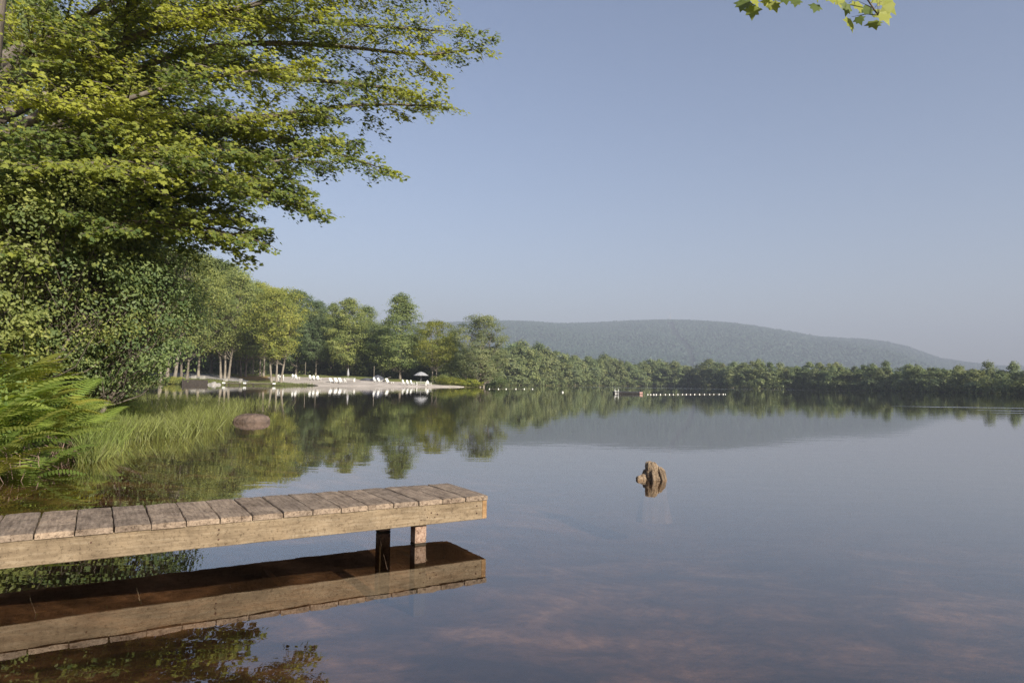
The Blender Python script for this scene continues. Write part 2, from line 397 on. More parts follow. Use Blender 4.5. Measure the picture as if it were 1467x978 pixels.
# ------------------------------------------------------------ hills
ridge = [(-900, 490), (-300, 478), (0, 470), (300, 466), (520, 463), (620, 462), (690, 460), (740, 460.5), (800, 463), (850, 461.5), (905, 458.5), (960, 457.5), (1000, 459.5), (1050, 463), (1084, 467), (1130, 474),
         (1170, 481), (1210, 484), (1240, 485.5), (1270, 489), (1300, 496), (1330, 507), (1350, 514), (1390, 519.5), (1430, 524), (1500, 528), (1800, 536)]
rp = np.array(ridge, float); CREST = 3300.0; FOOT = 1500.0
def crest_h(px):
    y = np.interp(px, rp[:, 0], rp[:, 1]); return (547.3+0.0145*(px-733.5)-y)/F*CREST*1.004+H
def hill_h(px, Y):
    t = np.clip((Y-FOOT)/(CREST-FOOT), 0, 1); s = t*t*(3-2*t); s = .55*s+.45*t
    X = (px-733.5)/F*Y
    h = crest_h(px)-9.0
    z = h*s + 14*np.sin(X/170.+t*2)*np.sin(t*math.pi)+9*wav(X, Y, .006, 3)*np.sin(t*math.pi)
    back = np.clip((Y-CREST)/1500., 0, 1)
    return np.maximum(z*(1-back**1.3), -3)
pxs = np.linspace(-900, 1800, 340); Ys = np.concatenate([np.linspace(FOOT, CREST, 60), np.linspace(CREST+60, CREST+1500, 12)])
PX, YY = np.meshgrid(pxs, Ys); XX = (PX-733.5)/F*YY; ZZ = hill_h(PX, YY); nY, nX = PX.shape
i, j = np.meshgrid(np.arange(nY-1), np.arange(nX-1), indexing='ij')
q = np.stack([i*nX+j, i*nX+j+1, (i+1)*nX+j+1, (i+1)*nX+j], -1).reshape(-1, 4)
me = mesh_np('hills', np.stack([XX, YY, ZZ], -1).reshape(-1, 3), q.ravel(), np.arange(0, len(q)*4, 4), True)
M['hill'] = solid('wooded_hillside', (.012, .022, .014), (.025, .04, .022), .01, .95)
tag(link('hills', me, M['hill']), kind='structure')

def blob_forest(name, x, y, z, r, mat, hgt=.8):
    """many small rounded crowns as one mesh of stuff"""
    a = np.arange(6)*math.pi/3
    base = np.concatenate([np.stack([np.cos(a)*.85, np.sin(a)*.85, np.full(6, -.35)], -1), np.stack([np.cos(a+.5)*.75, np.sin(a+.5)*.75, np.full(6, .45)], -1), [[0, 0, 1.0]]])
    fs = [(k, (k+1) % 6, 6+k) for k in range(6)]+[((k+1) % 6, 6+(k+1) % 6, 6+k) for k in range(6)]+[(6+k, 6+(k+1) % 6, 12) for k in range(6)]
    n = len(x); V = np.repeat(base[None], n, 0)*(1+.28*rng.standard_normal((n, 13, 1)))
    V = V*np.stack([r, r, r*hgt], -1)[:, None, :]+np.stack([x, y, z], -1)[:, None, :]
    Fi = np.array(fs)[None]+(np.arange(n)*13)[:, None, None]
    t = np.repeat(rng.random(n), 13)
    me = mesh_np(name, V.reshape(-1, 3), Fi.reshape(-1), np.arange(0, n*len(fs)*3, 3), False, t)
    return tag(link(name, me, mat), kind='stuff')
n = 56000
px = rng.uniform(430, 1560, n); tt = rng.random(n)**.8; Y = 1700+(CREST+60-1700)*tt
X = (px-733.5)/F*Y
cut = [(959.5, 462), (963, 470), (969, 481), (979, 492), (986, 500), (991, 516)]
cy = np.array([c[1] for c in cut]); cxp = np.array([c[0] for c in cut])
Zh = hill_h(px, Y); ysc = 547.3+.0145*(px-733.5)-(Zh-H)/Y*F
cutx = np.interp(ysc, cy, cxp); keep = (np.abs(px-cutx) > 4.8) | (ysc < 463)
px, X, Y, Zh = px[keep], X[keep], Y[keep], Zh[keep]
M['hillleaf'] = leaf_mat('hillside_canopy', (.020, .046, .030), (.044, .076, .046), .1)
blob_forest('hillside_forest', X, Y, Zh+4, rng.uniform(3.6, 7.5, len(X)), M['hillleaf'], .8)['label'] = 'hazy wooded mountainside across the lake'
# forest floor of crowns between the far shore trees and the hill
n = 15000
px = rng.uniform(250, 1750, n); Y = 330+1300*rng.random(n)**1.3; X = (px-733.5)/F*Y
d = lake_sd(X, Y); k = d > 26; px, X, Y, d = px[k], X[k], Y[k], d[k]
top = np.minimum(10.5, 4.0+.005*Y)+rng.uniform(-1.2, 1.2, len(X))
blob_forest('distant_forest', X, Y, height(X, Y)+top-4, rng.uniform(2.6, 4.6, len(X)), M['hillleaf'], 1.2)['label'] = 'low wooded plain behind the far shore trees'

# mast on the crest
pm = P(960, 458, CREST); mt = empty('radio_mast', (pm.x, pm.y, pm.z-6), 0, 'thin lattice mast standing on the crest of the hazy ridge', 'mast')
mb = MB(); hgt = 40
for sx, sy in ((-1, -1), (1, -1), (0, 1)): mb.tube([(sx*1.6, sy*1.6, 0), (sx*.7, sy*.7, hgt)], .7, 4)
for k in range(8): 
    z = 4+k*4.5; w = 1.6-.9*z/hgt
    mb.tube([(-w, -w, z), (w, -w, z+3), (0, w, z+4)], .25, 4)
mb.build('mast_frame', M['steel'], mt); mb = MB(); mb.tube([(0, 0, hgt-1), (0, 0, hgt+7)], .7, 5); mb.build('antenna', M['steel'], mt)

# ------------------------------------------------------------ foliage
LEAFQ = np.array([(0, 0), (.38, .34), (1, 0), (.38, -.34)])
LEAF6 = np.array([(0, 0), (.25, .22), (.60, .25), (1, 0), (.60, -.25), (.25, -.22)])
MAPLE = np.array([(0, 0), (-.10, .22), (.10, .30), (.22, .52), (.40, .30), (.60, .34), (.62, .16), (1, 0), (.62, -.16), (.60, -.34), (.40, -.30), (.22, -.52), (.10, -.30), (-.10, -.22)])
def unit(a): return a/np.maximum(np.linalg.norm(a, axis=-1, keepdims=True), 1e-9)
def leaves(cen, nor, size, shape=LEAFQ, tint=None, dirv=None, curl=0.0, rnd=rng):
    """one flat leaf per centre: arrays for mesh_np"""
    n = len(cen); k = len(shape)
    if dirv is None: dirv = rnd.standard_normal((n, 3))
    nor = unit(nor); a = unit(dirv-(dirv*nor).sum(-1, keepdims=True)*nor); b = np.cross(nor, a)
    size = np.broadcast_to(size, (n,))[:, None, None]
    sx = shape[None, :, 0:1]-.45; sy = shape[None, :, 1:2]
    V = cen[:, None, :]+size*(sx*a[:, None, :]+sy*b[:, None, :])
    if curl: V = V-size*curl*(sy**2*2.2+(sx)**2*.8)*nor[:, None, :]
    if tint is None: tint = rnd.random(n)
    return V.reshape(-1, 3), np.repeat(tint, k), k, n
def leaf_mesh(name, parts, smooth=False):
    vs = []; ts = []; lp = []; st = []; off = 0; lo = 0
    for V, t, k, n in parts:
        vs.append(V); ts.append(t); lp.append(np.arange(n*k)+off); st.append(np.arange(n)*k+lo); off += n*k; lo += n*k
    return mesh_np(name, np.concatenate(vs), np.concatenate(lp), np.concatenate(st), smooth, np.concatenate(ts))

def crown_pts(nclump, per, h0, h1, rx, kind, seed, cr=1.1, squash=.85):
    """leaf centres and facing directions of a crown made of foliage clumps"""
    r = np.random.default_rng(seed); cs = []
    while len(cs) < nclump:
        t = r.random(); a = r.uniform(0, 6.283)
        if kind == 'oval': w = math.sin(math.pi*min(1, .08+.92*t**.8))**.6
        elif kind == 'cone': w = (1-t)**.62*min(1, .35+t*4)
        elif kind == 'vase': w = min(1, .35+1.1*t)*(1-max(0, t-.72)/.28*.6)
        else: w = math.sqrt(max(0, 1-(2*t-1)**2))**.8
        w *= 1+.26*math.sin(a*3+seed+t*6)+.20*math.sin(a*5+t*13+seed*2)
        q = r.random()**.36
        cs.append((math.cos(a)*w*rx*q, math.sin(a)*w*rx*q, h0+(h1-h0)*t, q))
    cs = np.array(cs); sz = cr*r.uniform(.45, 1.4, nclump)
    u = unit(r.standard_normal((nclump, per, 3))); flip = r.random((nclump, per)) < .55; u[..., 2] = np.where(flip, np.abs(u[..., 2]), u[..., 2])
    rad = r.uniform(.5, 1.05, (nclump, per, 1))+(r.random((nclump, per, 1)) < .10)*r.uniform(0, .5, (nclump, per, 1))
    oc = np.stack([cs[:, 0]/rx, cs[:, 1]/rx, 1.3*(cs[:, 2]-(h0+.42*(h1-h0)))/(h1-h0)], -1)[:, None, :]
    cen = cs[:, None, :3]+u*rad*sz[:, None, None]*np.array([1.15, 1.15, squash])
    nor = unit(u*.9+oc*.8+np.array([.40, -.42, .35])+.5*r.standard_normal(u.shape))
    tint = np.clip(.45+.30*r.standard_normal((nclump, 1))+.22*r.standard_normal((nclump, per)), 0, 1)
    return cs, cen.reshape(-1, 3), nor.reshape(-1, 3), tint.reshape(-1), r
def tree_meshes(name, nclump, per, leaf, h0, h1, rx, kind, seed, cr=1.1, trunk_r=.28, lean=0.0, shape=LEAFQ, forks=1, bare=False):
    cs, cen, nor, tint, r = crown_pts(nclump, per, h0, h1, rx, kind, seed, cr)
    random.seed(seed)
    cen = cen+np.stack([lean*cen[:, 2]/h1, 0*cen[:, 2], 0*cen[:, 2]], -1)
    me = leaf_mesh(name+'_crown', [leaves(cen, nor, leaf*r.uniform(.65, 1.35, len(cen)), shape, tint, rnd=r)])
    mb = MB(); ht = h0+(h1-h0)*.75
    for fk in range(forks):
        ox = (fk-(forks-1)/2)*.7; sp = (fk-(forks-1)/2)*1.6
        pts = []; rr = []
        for k in range(9):
            t = k/8; pts.append((ox+sp*t+lean*t*ht/h1+random.uniform(-.14, .14)*t*2, random.uniform(-.14, .14)*t*2, -.4+t*(ht+.4))); rr.append(trunk_r*(1.45 if k == 0 else 1)*(1-.82*t))
        mb.tube(pts, rr, 8, wob=.06)
        idx = list(range(nclump)); random.shuffle(idx)
        for ci in idx[:max(10, nclump//5)]:
            c = cs[ci]; t = min(.95, max((h0*.75)/ht, (c[2]-1.6-.25*math.hypot(c[0], c[1]))/ht)); kk = t*8; a = int(kk); b = min(8, a+1); f = kk-a
            s0 = Vector(pts[a]).lerp(Vector(pts[b]), f); e = Vector((c[0]+lean*c[2]/h1, c[1], c[2])); mid = s0.lerp(e, .5)+Vector((random.uniform(-.3, .3), random.uniform(-.3, .3), -.12*(e-s0).length))
            r0 = max(.03, trunk_r*(1-.82*t)*.45); mb.tube([s0, mid, e], [r0, r0*.6, r0*.18], 5, cap=False)
    return me, mb.mesh(name+'_trunk', True)
def place_tree(name, meshes, loc, sc, rz, mats, color, label, cat='tree', group=None):
    e = empty(name, loc, rz, label, cat, group); e.scale = sc if hasattr(sc, '__len__') else (sc, sc, sc)
    c = link('crown', meshes[0], mats[0], e); c.color = (*color, 1)
    link('trunk', meshes[1], mats[1], e); return e

# ---- far shore trees (about 250-420 m): eight kinds of crown
farp = []
for k, (kd, rx, h0, h1) in enumerate([('oval', 4.4, 2.0, 13), ('round', 5.0, 1.6, 12), ('oval', 3.8, 1.5, 14), ('vase', 4.6, 2.5, 13), ('round', 4.2, 1.2, 11.5), ('cone', 4.0, 1.6, 14), ('oval', 4.9, 1.5, 12.5), ('round', 3.6, 1.0, 10)]):
    farp.append(tree_meshes('far%d' % k, 75, 44, .60, h0, h1-.8, rx, kd, 100+k, 1.25, .25))
tops = [(690, 500), (720, 489), (745, 488), (770, 494), (810, 503), (860, 511), (900, 512), (950, 515), (1000, 519), (1030, 515), (1060, 516), (1100, 518), (1130, 516), (1200, 518), (1260, 521), (1300, 520), (1340, 522), (1400, 522), (1467, 521), (1560, 522), (1700, 520)]
tpa = np.array(tops, float)
def on_shore(px, back):
    lo, hi = 60.0, 430.0
    Yv = np.linspace(150, 440, 1200); Xv = (px-733.5)/F*Yv; dv = lake_sd(Xv, Yv)
    w = np.where(dv < 0)[0]; Yv0 = Yv[w[-1]] if len(w) else 200.0
    return Yv0+back
secs = [(800, 'olive green tree on the far shore between the leaning tree and the swim raft', 'far shore trees left of the swim raft'),
        (1050, 'green tree on the most distant part of the far shore below the ridge', 'far shore trees behind the swim raft'),
        (1310, 'bushy green tree on the far shore below the right end of the ridge', 'far shore trees right of the float line'),
        (9999, 'blue shaded tree on the right end of the far shore', 'far shore trees at the right end')]
random.seed(21)
def sec(px, row):
    for lim, lb, gr in secs:
        if px < lim: return lb, gr
cnt = 0
for row, (step, back, hs) in enumerate([(11.5, 5.0, 0.90), (12.5, 16.0, 1.03)]):
    px = 694.0+row*6
    while px < 1540:
        Y = on_shore(px, back*random.uniform(.6, 1.3)); X = (px-733.5)/F*Y; g = hz(X, Y)
        ty = np.interp(px, tpa[:, 0], tpa[:, 1])+random.uniform(-3.0, 4.5)+random.choice([0, 0, 0, 5])
        hh = (hor(px)-ty)/F*Y+H-g; k = random.randrange(8)
        s = hh*hs/13.0; sw = s*random.uniform(.9, 1.2) if Y > 0 else s
        v = random.uniform(.82, 1.18); w = random.uniform(-.06, .10)
        lb, gr = sec(px, row)
        place_tree('broadleaf_tree', farp[k], (X, Y, g-.1), (sw*random.choice([-1, 1]), sw, s), random.uniform(-.7, .5), (M['far'], M['bark']), (v+w, v, v-.5*w), lb, 'tree', gr)
        cnt += 1; px += step*random.uniform(.75, 1.25)*260/max(Y, 200)*1.15
# low fringe bushes along the far waterline
fr = tree_meshes('fringe', 22, 46, .42, .3, 2.6, 2.6, 'round', 77, .9, .06)
px = 692.0
while px < 1500:
    Y = on_shore(px, random.uniform(.5, 2.0)); X = (px-733.5)/F*Y; g = max(hz(X, Y), 0)
    s = random.uniform(.7, 1.5); v = random.uniform(.8, 1.15)
    place_tree('shoreline_bush', fr, (X, Y, g-.2), (s*1.2, s*1.1, s), random.uniform(0, 6.28), (M['far'], M['bark']), (v, v, v), 'low green bush at the foot of the far shore trees, hanging over the water', 'bush', 'bushes along the far waterline')
    px += random.uniform(9, 16)

# ---- middle distance trees
midp = {}
specs = [('oval', 5.2, 4.0, 18, 1), ('round', 5.8, 4.5, 17, 2), ('oval', 4.4, 3.0, 19, 1), ('vase', 5.0, 4.5, 18, 3), ('cone', 5.2, 2.6, 20, 1), ('round', 5.2, 1.2, 15, 3), ('oval', 5.6, 3.6, 18, 2)]
for k, (kd, rx, h0, h1, fk) in enumerate(specs):
    midp[k] = tree_meshes('mid%d' % k, 290, 82, .25, h0, h1-.7, rx, kd, 200+k, 1.0, .18, forks=fk, shape=LEAF6 if k % 2 else LEAFQ)
YG = (1.6, 1.42, .8); LG = (1.4, 1.32, 1.0); MG = (1.1, 1.12, .95); DG = (.68, .78, .80); OL = (1.05, 1.0, 1.1)
mids = [  # px, Y, top y, width px, kind, colour, pale bark, label
    (240, 121, 352, 135, 3, LG, 1, 'tall light green tree with a pale leaning forked trunk on the bank edge'),
    (226, 133, 372, 100, 1, LG, 1, 'thick straight grey trunked tree standing left of the leaning forked tree'),
    (284, 136, 362, 100, 0, LG, 1, 'light green tree on the path bank right of the leaning forked tree'),
    (302, 150, 366, 92, 2, MG, 0, 'slim tree behind the two pale stone blocks'),
    (322, 134, 384, 92, 3, LG, 1, 'light green tree with several pale stems beside the gravel path'),
    (348, 141, 398, 88, 6, MG, 0, 'thick dark trunked tree leaning right beside the gravel path'),
    (362, 158, 402, 86, 0, LG, 0, 'yellowish green tree behind the bare brown ground'),
    (375, 146, 406, 88, 1, YG, 1, 'broad yellow green tree on the bare brown ground'),
    (396, 127, 410, 84, 3, YG, 1, 'yellow green tree with twin stems beside the end of the low far dock'),
    (424, 170, 412, 66, 2, DG, 0, 'dark green tree rising just behind the twin stemmed one'),
    (452, 168, 430, 58, 0, DG, 0, 'dark slender tree behind the left pair of white chairs'),
    (476, 174, 432, 54, 6, MG, 0, 'medium green tree behind the reclined white chairs'),
    (498, 165, 424, 62, 2, LG, 0, 'tall pale green tree behind the long white bench'),
    (522, 176, 437, 56, 0, MG, 0, 'green tree between the pale green tree and the tallest beach tree'),
    (548, 170, 470, 46, 1, DG, 0, 'low dark tree left of the tallest beach tree'),
    (573, 158, 419, 88, 4, MG, 0, 'tallest dense green tree of the beach, broad at the base, ragged on top'),
    (622, 156, 458, 66, 1, YG, 0, 'yellow green round tree with a dark trunk right of the grey umbrella'),
    (647, 163, 474, 46, 0, LG, 0, 'small light green tree between the umbrella and the olive leaning tree'),
    (688, 152, 449, 74, 5, OL, 1, 'olive green wide tree leaning over the point at the right end of the beach'),
    (264, 127, 352, 110, 6, LG, 0, 'large light green tree rising beyond the reeds under the maple'),
    (203, 129, 335, 125, 1, MG, 0, 'tall green tree in front of the bank under the maple boughs'),
    (322, 165, 372, 90, 2, MG, 0, 'green tree top rising behind the row beside the path'),
]
random.seed(5)
for px, Y, ty, wpx, k, c, pale, lb in mids:
    X = col(px, Y); g = hz(X, Y)
    if Y < 110: g = max(g, .3)
    h = (hor(px)-ty)/F*Y+H-g; kd, rx, h0, h1, fk = specs[k]
    w = wpx/F*Y/(2*rx*.98)
    place_tree('shade_tree', midp[k], (X, Y, g), (w, w, h/h1), random.choice([-.4, .3, 0, .5, 3.0]), (M['leafA'], M['palebark'] if pale else M['bark']), c, lb)
M['leafA2'] = M['leafA']
# woodland behind the beach
px = 190.0; random.seed(9)
while px < 700:
    Y = random.uniform(186, 215); X = col(px, Y); g = hz(X, Y)
    ty = np.interp(px, [190, 300, 400, 450, 520, 600, 640, 700], [400, 400, 425, 452, 462, 478, 486, 500])+random.uniform(-4, 10)
    h = (hor(px)-ty)/F*Y+H-g; k = random.choice([0, 1, 3, 6, 5])
    w = random.uniform(1.0, 1.3)*h/19; v = random.uniform(.6, .9)
    place_tree('woodland_tree', midp[k], (X, Y, g), (w*1.15, w*1.15, h/specs[k][3]), random.uniform(-.8, .8), (M['leafA'], M['bark']), (v*.95, v, v), 'dark tree of the woodland edge behind the beach and the path', 'tree', 'woodland edge behind the beach')
    px += random.uniform(11, 20)
und = tree_meshes('under', 60, 80, .3, .3, 3.6, 3.6, 'round', 78, .95, .07)
px = 186.0
while px < 700:
    Y = random.uniform(172, 190); X = col(px, Y); g = hz(X, Y); s = random.uniform(.8, 1.5); v = random.uniform(.6, 1.0)
    place_tree('understory_bush', und, (X, Y, g-.2), (s*1.2, s*1.2, s), random.uniform(0, 6.28), (M['leafA'], M['bark']), (v, v, v), 'leafy bush among the trunks at the back of the beach lawn', 'bush', 'bushes at the back of the beach')
    px += random.uniform(9, 17)
for px, Y, s, c, lb in [(645, 148.5, .62, YG, 'yellow green bush at the right end of the sand'), (660, 149.5, .50, (1.7, 1.5, .6), 'low yellow bush on the point'), (676, 150, .62, (1.6, 1.5, .6), 'bright yellow green bush at the very tip of the point'),
                        (700, 158, 1.0, DG, 'dark bush hanging over the water right of the point'), (250, 119, .45, YG, 'rounded yellow green bush beside the foot of the leaning forked tree'), (262, 118, .3, LG, 'small bush at the left end of the dark timber wall'),
                        (636, 152, .7, LG, 'light green bush behind the end of the beach')]:
    X = col(px, Y); place_tree('shore_bush', und, (X, Y, max(hz(X, Y), 0)-.15), (s, s, s*.75), random.uniform(0, 6), (M['leafA'], M['bark']), c, lb, 'bush')

# ---- near left bank trees (15-50 m)
nearp = [tree_meshes('near0', 480, 120, .19, 3.0, 20, 6.0, 'oval', 301, 1.0, .30, forks=2, shape=LEAF6),
         tree_meshes('near1', 360, 125, .14, .9, 9.0, 4.2, 'round', 302, .80, .10, lean=1.6, forks=4, shape=LEAF6)]
def near(k, px, Y, sc, c, rz, lb, sz=None):
    X = col(px, Y); place_tree('bank_tree', nearp[k], (X, Y, hz(X, Y)-.1), (sc, sc, sz or sc), rz, (M['leafA'], M['bark']), c, lb)
near(0, -30, 36, 1.08, MG, .5, 'tall full green tree filling the left edge behind the maple')
near(0, 85, 44, .80, LG, 2.1, 'tall green tree behind the many stemmed small trees on the left bank')
near(0, -150, 25, .95, MG, 1.0, 'tall tree partly outside the left edge of the view')
near(0, 122, 62, .86, LG, .3, 'light green tree whose right side meets the sky beside the maple boughs')
near(1, 108, 14.4, .47, (1.0, 1.1, 1.0), 0.0, 'dark green round small tree with leaning stems rising from the ferns')
near(1, -5, 13.0, .50, LG, .4, 'small bushy tree with a pale slanting stem at the left edge above the ferns')
near(1, 55, 15.6, .56, LG, -.3, 'small tree with a reddish upright trunk behind the ferns')
near(1, 138, 18.4, .35, LG, 2.6, 'low light green small tree at the right end of the fern bank')

# ---- the big maple overhanging from the left
def grow_maple():
    random.seed(31); r = np.random.default_rng(31)
    base = Vector((-12.6, 14.5, hz(-12.6, 14.5)-.3)); root = empty('maple_tree', base, 0, 'large maple on the left bank reaching long yellow green boughs over the water', 'tree')
    wood = MB(); LC = []; LN = []; LD = []; LT = []
    tr = [base, base+Vector((.2, 0, 2.5)), Vector((-11.9, 14.3, 5)), Vector((-11.2, 14.0, 7.5)), Vector((-10.9, 13.9, 10.5)), Vector((-10.6, 13.7, 13.5))]
    wood.tube(tr, [.52, .42, .36, .28, .18, .08], 10, wob=.05)
    def sm(pts, n):
        out = []
        for i in range(len(pts)-1):
            p0 = pts[max(i-1, 0)]; p1 = pts[i]; p2 = pts[i+1]; p3 = pts[min(i+2, len(pts)-1)]
            for k in range(n):
                t = k/n; out.append(.5*((2*p1)+(p2-p0)*t+(2*p0-5*p1+4*p2-p3)*t*t+(3*p1-p0-3*p2+p3)*t**3))
        out.append(pts[-1]); return out
    limbs = [  # (start height on trunk), then places (px, py, Y), yellow share (leaf hue plus sunlit patches put into the tint)
        (6.0, [(40, 175, 13.5), (110, 128, 13), (200, 96, 12.6), (300, 68, 12.4), (400, 62, 12.6), (500, 68, 13), (600, 78, 13.4), (676, 72, 13.8)], .75),
        (5.6, [(60, 165, 14), (150, 128, 14), (250, 160, 14), (340, 170, 14.2), (430, 160, 14.4), (530, 150, 14.6), (622, 152, 14.8)], .55),
        (5.4, [(40, 200, 14.5), (140, 165, 15), (250, 170, 15), (350, 184, 15.2), (440, 208, 15.4), (538, 238, 15.6)], .4),
        (4.3, [(30, 300, 14.5), (110, 287, 15), (200, 283, 15.4), (290, 272, 15.6), (360, 275, 16), (438, 298, 16.4)], .35),
        (4.1, [(40, 310, 16), (130, 300, 16.6), (210, 300, 17), (300, 318, 17), (352, 332, 17)], .25),
        (6.6, [(40, 110, 12.5), (120, 85, 12), (200, 50, 11.6), (290, 25, 11.4), (370, 5, 11.4), (450, -20, 11.6), (540, -25, 12), (610, -8, 12.4)], .8),
        (7.0, [(60, 60, 12), (150, 10, 11.5), (250, -40, 11), (350, -60, 11), (450, -70, 11.4)], .7),
        (5.2, [(60, 190, 12.5), (160, 150, 11.6), (260, 120, 11.2), (340, 105, 11), (410, 98, 11)], .85),
        (4.8, [(30, 245, 13.5), (120, 225, 13.2), (210, 215, 13), (300, 222, 13.2), (380, 232, 13.4), (446, 222, 13.8)], .6),
        (4.6, [(20, 255, 12.5), (100, 240, 12), (180, 232, 11.8), (260, 240, 11.8), (320, 250, 12)], .5),
        (6.2, [(60, 140, 15), (170, 110, 16), (280, 95, 16.5), (390, 110, 17), (480, 118, 17), (560, 128, 17.2), (600, 150, 17.2)], .5),
        (7.6, [(60, 60, 15), (180, 30, 16), (300, 20, 16.5), (420, 30, 17), (540, 38, 17), (640, 45, 17)], .6),
        (4.2, [(60, 330, 13.8), (140, 322, 13.8), (220, 318, 14), (290, 326, 14.2), (342, 338, 14.4)], .35),
        (4.5, [(40, 280, 14), (150, 262, 14), (250, 255, 14.2), (330, 262, 14.4), (405, 282, 14.6)], .5),
        (5.0, [(20, 230, 16), (120, 190, 17), (230, 200, 18), (330, 205, 18.5), (410, 230, 19), (470, 232, 19)], .35),
    ]
    def at_trunk(h):
        for a, b in zip(tr[:-1], tr[1:]):
            if a.z <= h <= b.z: return a.lerp(b, (h-a.z)/(b.z-a.z))
        return tr[-1]
    Hz = Vector((0, 0, 1))
    def twig(p, d, ln, yel):
        e = p+d*ln+Vector((0, 0, -.10*ln)); wood.tube([p, p.lerp(e, .5)+Vector((0, 0, .03)), e], [.007, .005, .003], 3, cap=False)
        k = int(ln/.029)
        for i in range(k):
            t = random.uniform(.1, 1.06); q = p.lerp(e, t)
            off = Vector((random.gauss(0, .07), random.gauss(0, .07), random.gauss(-.02, .04)))
            LC.append(q+off); dd = (d*.7+off.normalized()*.9+Vector((0, 0, -.35))); LD.append(dd)
            LN.append((random.gauss(.40, .45), random.gauss(-.50, .45), .75)); LT.append(min(1, max(0, yel*1.05-.05+random.gauss(.05, .2))))
    def side(p, d, ln, r0, yel, depth=0):
        seg = max(3, int(ln/.3)); pts = [p]; dd = d.copy()
        for i in range(seg):
            dd = (dd+Vector((random.gauss(0, .09), random.gauss(0, .09), random.gauss(-.015, .05)))).normalized(); pts.append(pts[-1]+dd*ln/seg)
        wood.tube(pts, [r0*(1-.8*i/seg) for i in range(seg+1)], 4, cap=False)
        nt = max(3, int(ln/.15)); 
        for i in range(nt):
            t = (i+.6)/nt; a = pts[min(seg-1, int(t*seg))]; b = pts[min(seg, int(t*seg)+1)]; q = a.lerp(b, t*seg-int(t*seg)); s = 1 if i % 2 else -1
            dv = (Matrix.Rotation(s*random.uniform(.5, 1.1), 3, 'Z') @ dd); dv.z += random.uniform(-.35, .35); twig(q, dv.normalized(), random.uniform(.22, .48)*(1.05-.5*t), yel)
        twig(pts[-1], dd, .3, yel)
        if depth == 0:
            for i in range(int(ln/.5)):
                t = random.uniform(.2, .8); q = pts[int(t*seg)]; s = random.choice([-1, 1])
                side(q, (Matrix.Rotation(s*random.uniform(.5, .9), 3, 'Z') @ dd), ln*random.uniform(.35, .55), r0*.6, yel, 1)
    for h0, pl, yel in limbs:
        pts = sm([at_trunk(h0)]+[P(q[0], q[1], q[2]*(.94+.28*(300-q[1])/300)) for q in pl], 5); n = len(pts)-1; L = sum((pts[i+1]-pts[i]).length for i in range(n))
        wood.tube(pts, [.12*(1-.93*(i/n)**.8)*(L/11)+.008 for i in range(n+1)], 6, wob=.04)
        acc = 0; nxt = L*.16; s = 1
        for i in range(n):
            sl = (pts[i+1]-pts[i]).length; d = (pts[i+1]-pts[i]).normalized()
            while acc+sl > nxt:
                q = pts[i].lerp(pts[i+1], (nxt-acc)/sl); t = nxt/L; s = -s
                yl = yel*(.35+1.1*math.sin(nxt*.9+h0*2)**2)*random.uniform(.75, 1.15)
                ln = (2.0*(1-t)**.62+.5)*random.uniform(.65, 1.15)
                dv = Matrix.Rotation(s*random.uniform(.5, .95), 3, 'Z') @ d; dv.z = dv.z*.6+random.uniform(-.32, .42)
                side(q, dv.normalized(), ln, .022*(1-t)+.008, yl); nxt += random.uniform(.19, .33)*(.8+.5*max(0, yel-.3))
            acc += sl
        side(pts[-1], (pts[-1]-pts[-3]).normalized(), .5, .01, yel)
    cen = np.array(LC)-np.array(base); nor = np.array(LN); dr = np.array(LD); print('maple leaves', len(cen))
    me = leaf_mesh('maple_crown', [leaves(cen, nor, .097*r.uniform(.55, 1.25, len(cen)), MAPLE, np.array(LT), dr, curl=.25, rnd=r)])
    wood.v = [tuple(Vector(v)-base) for v in wood.v]
    link('crown', me, M['maple'], root); wood.build('trunk', M['bark'], root, True)
grow_maple()

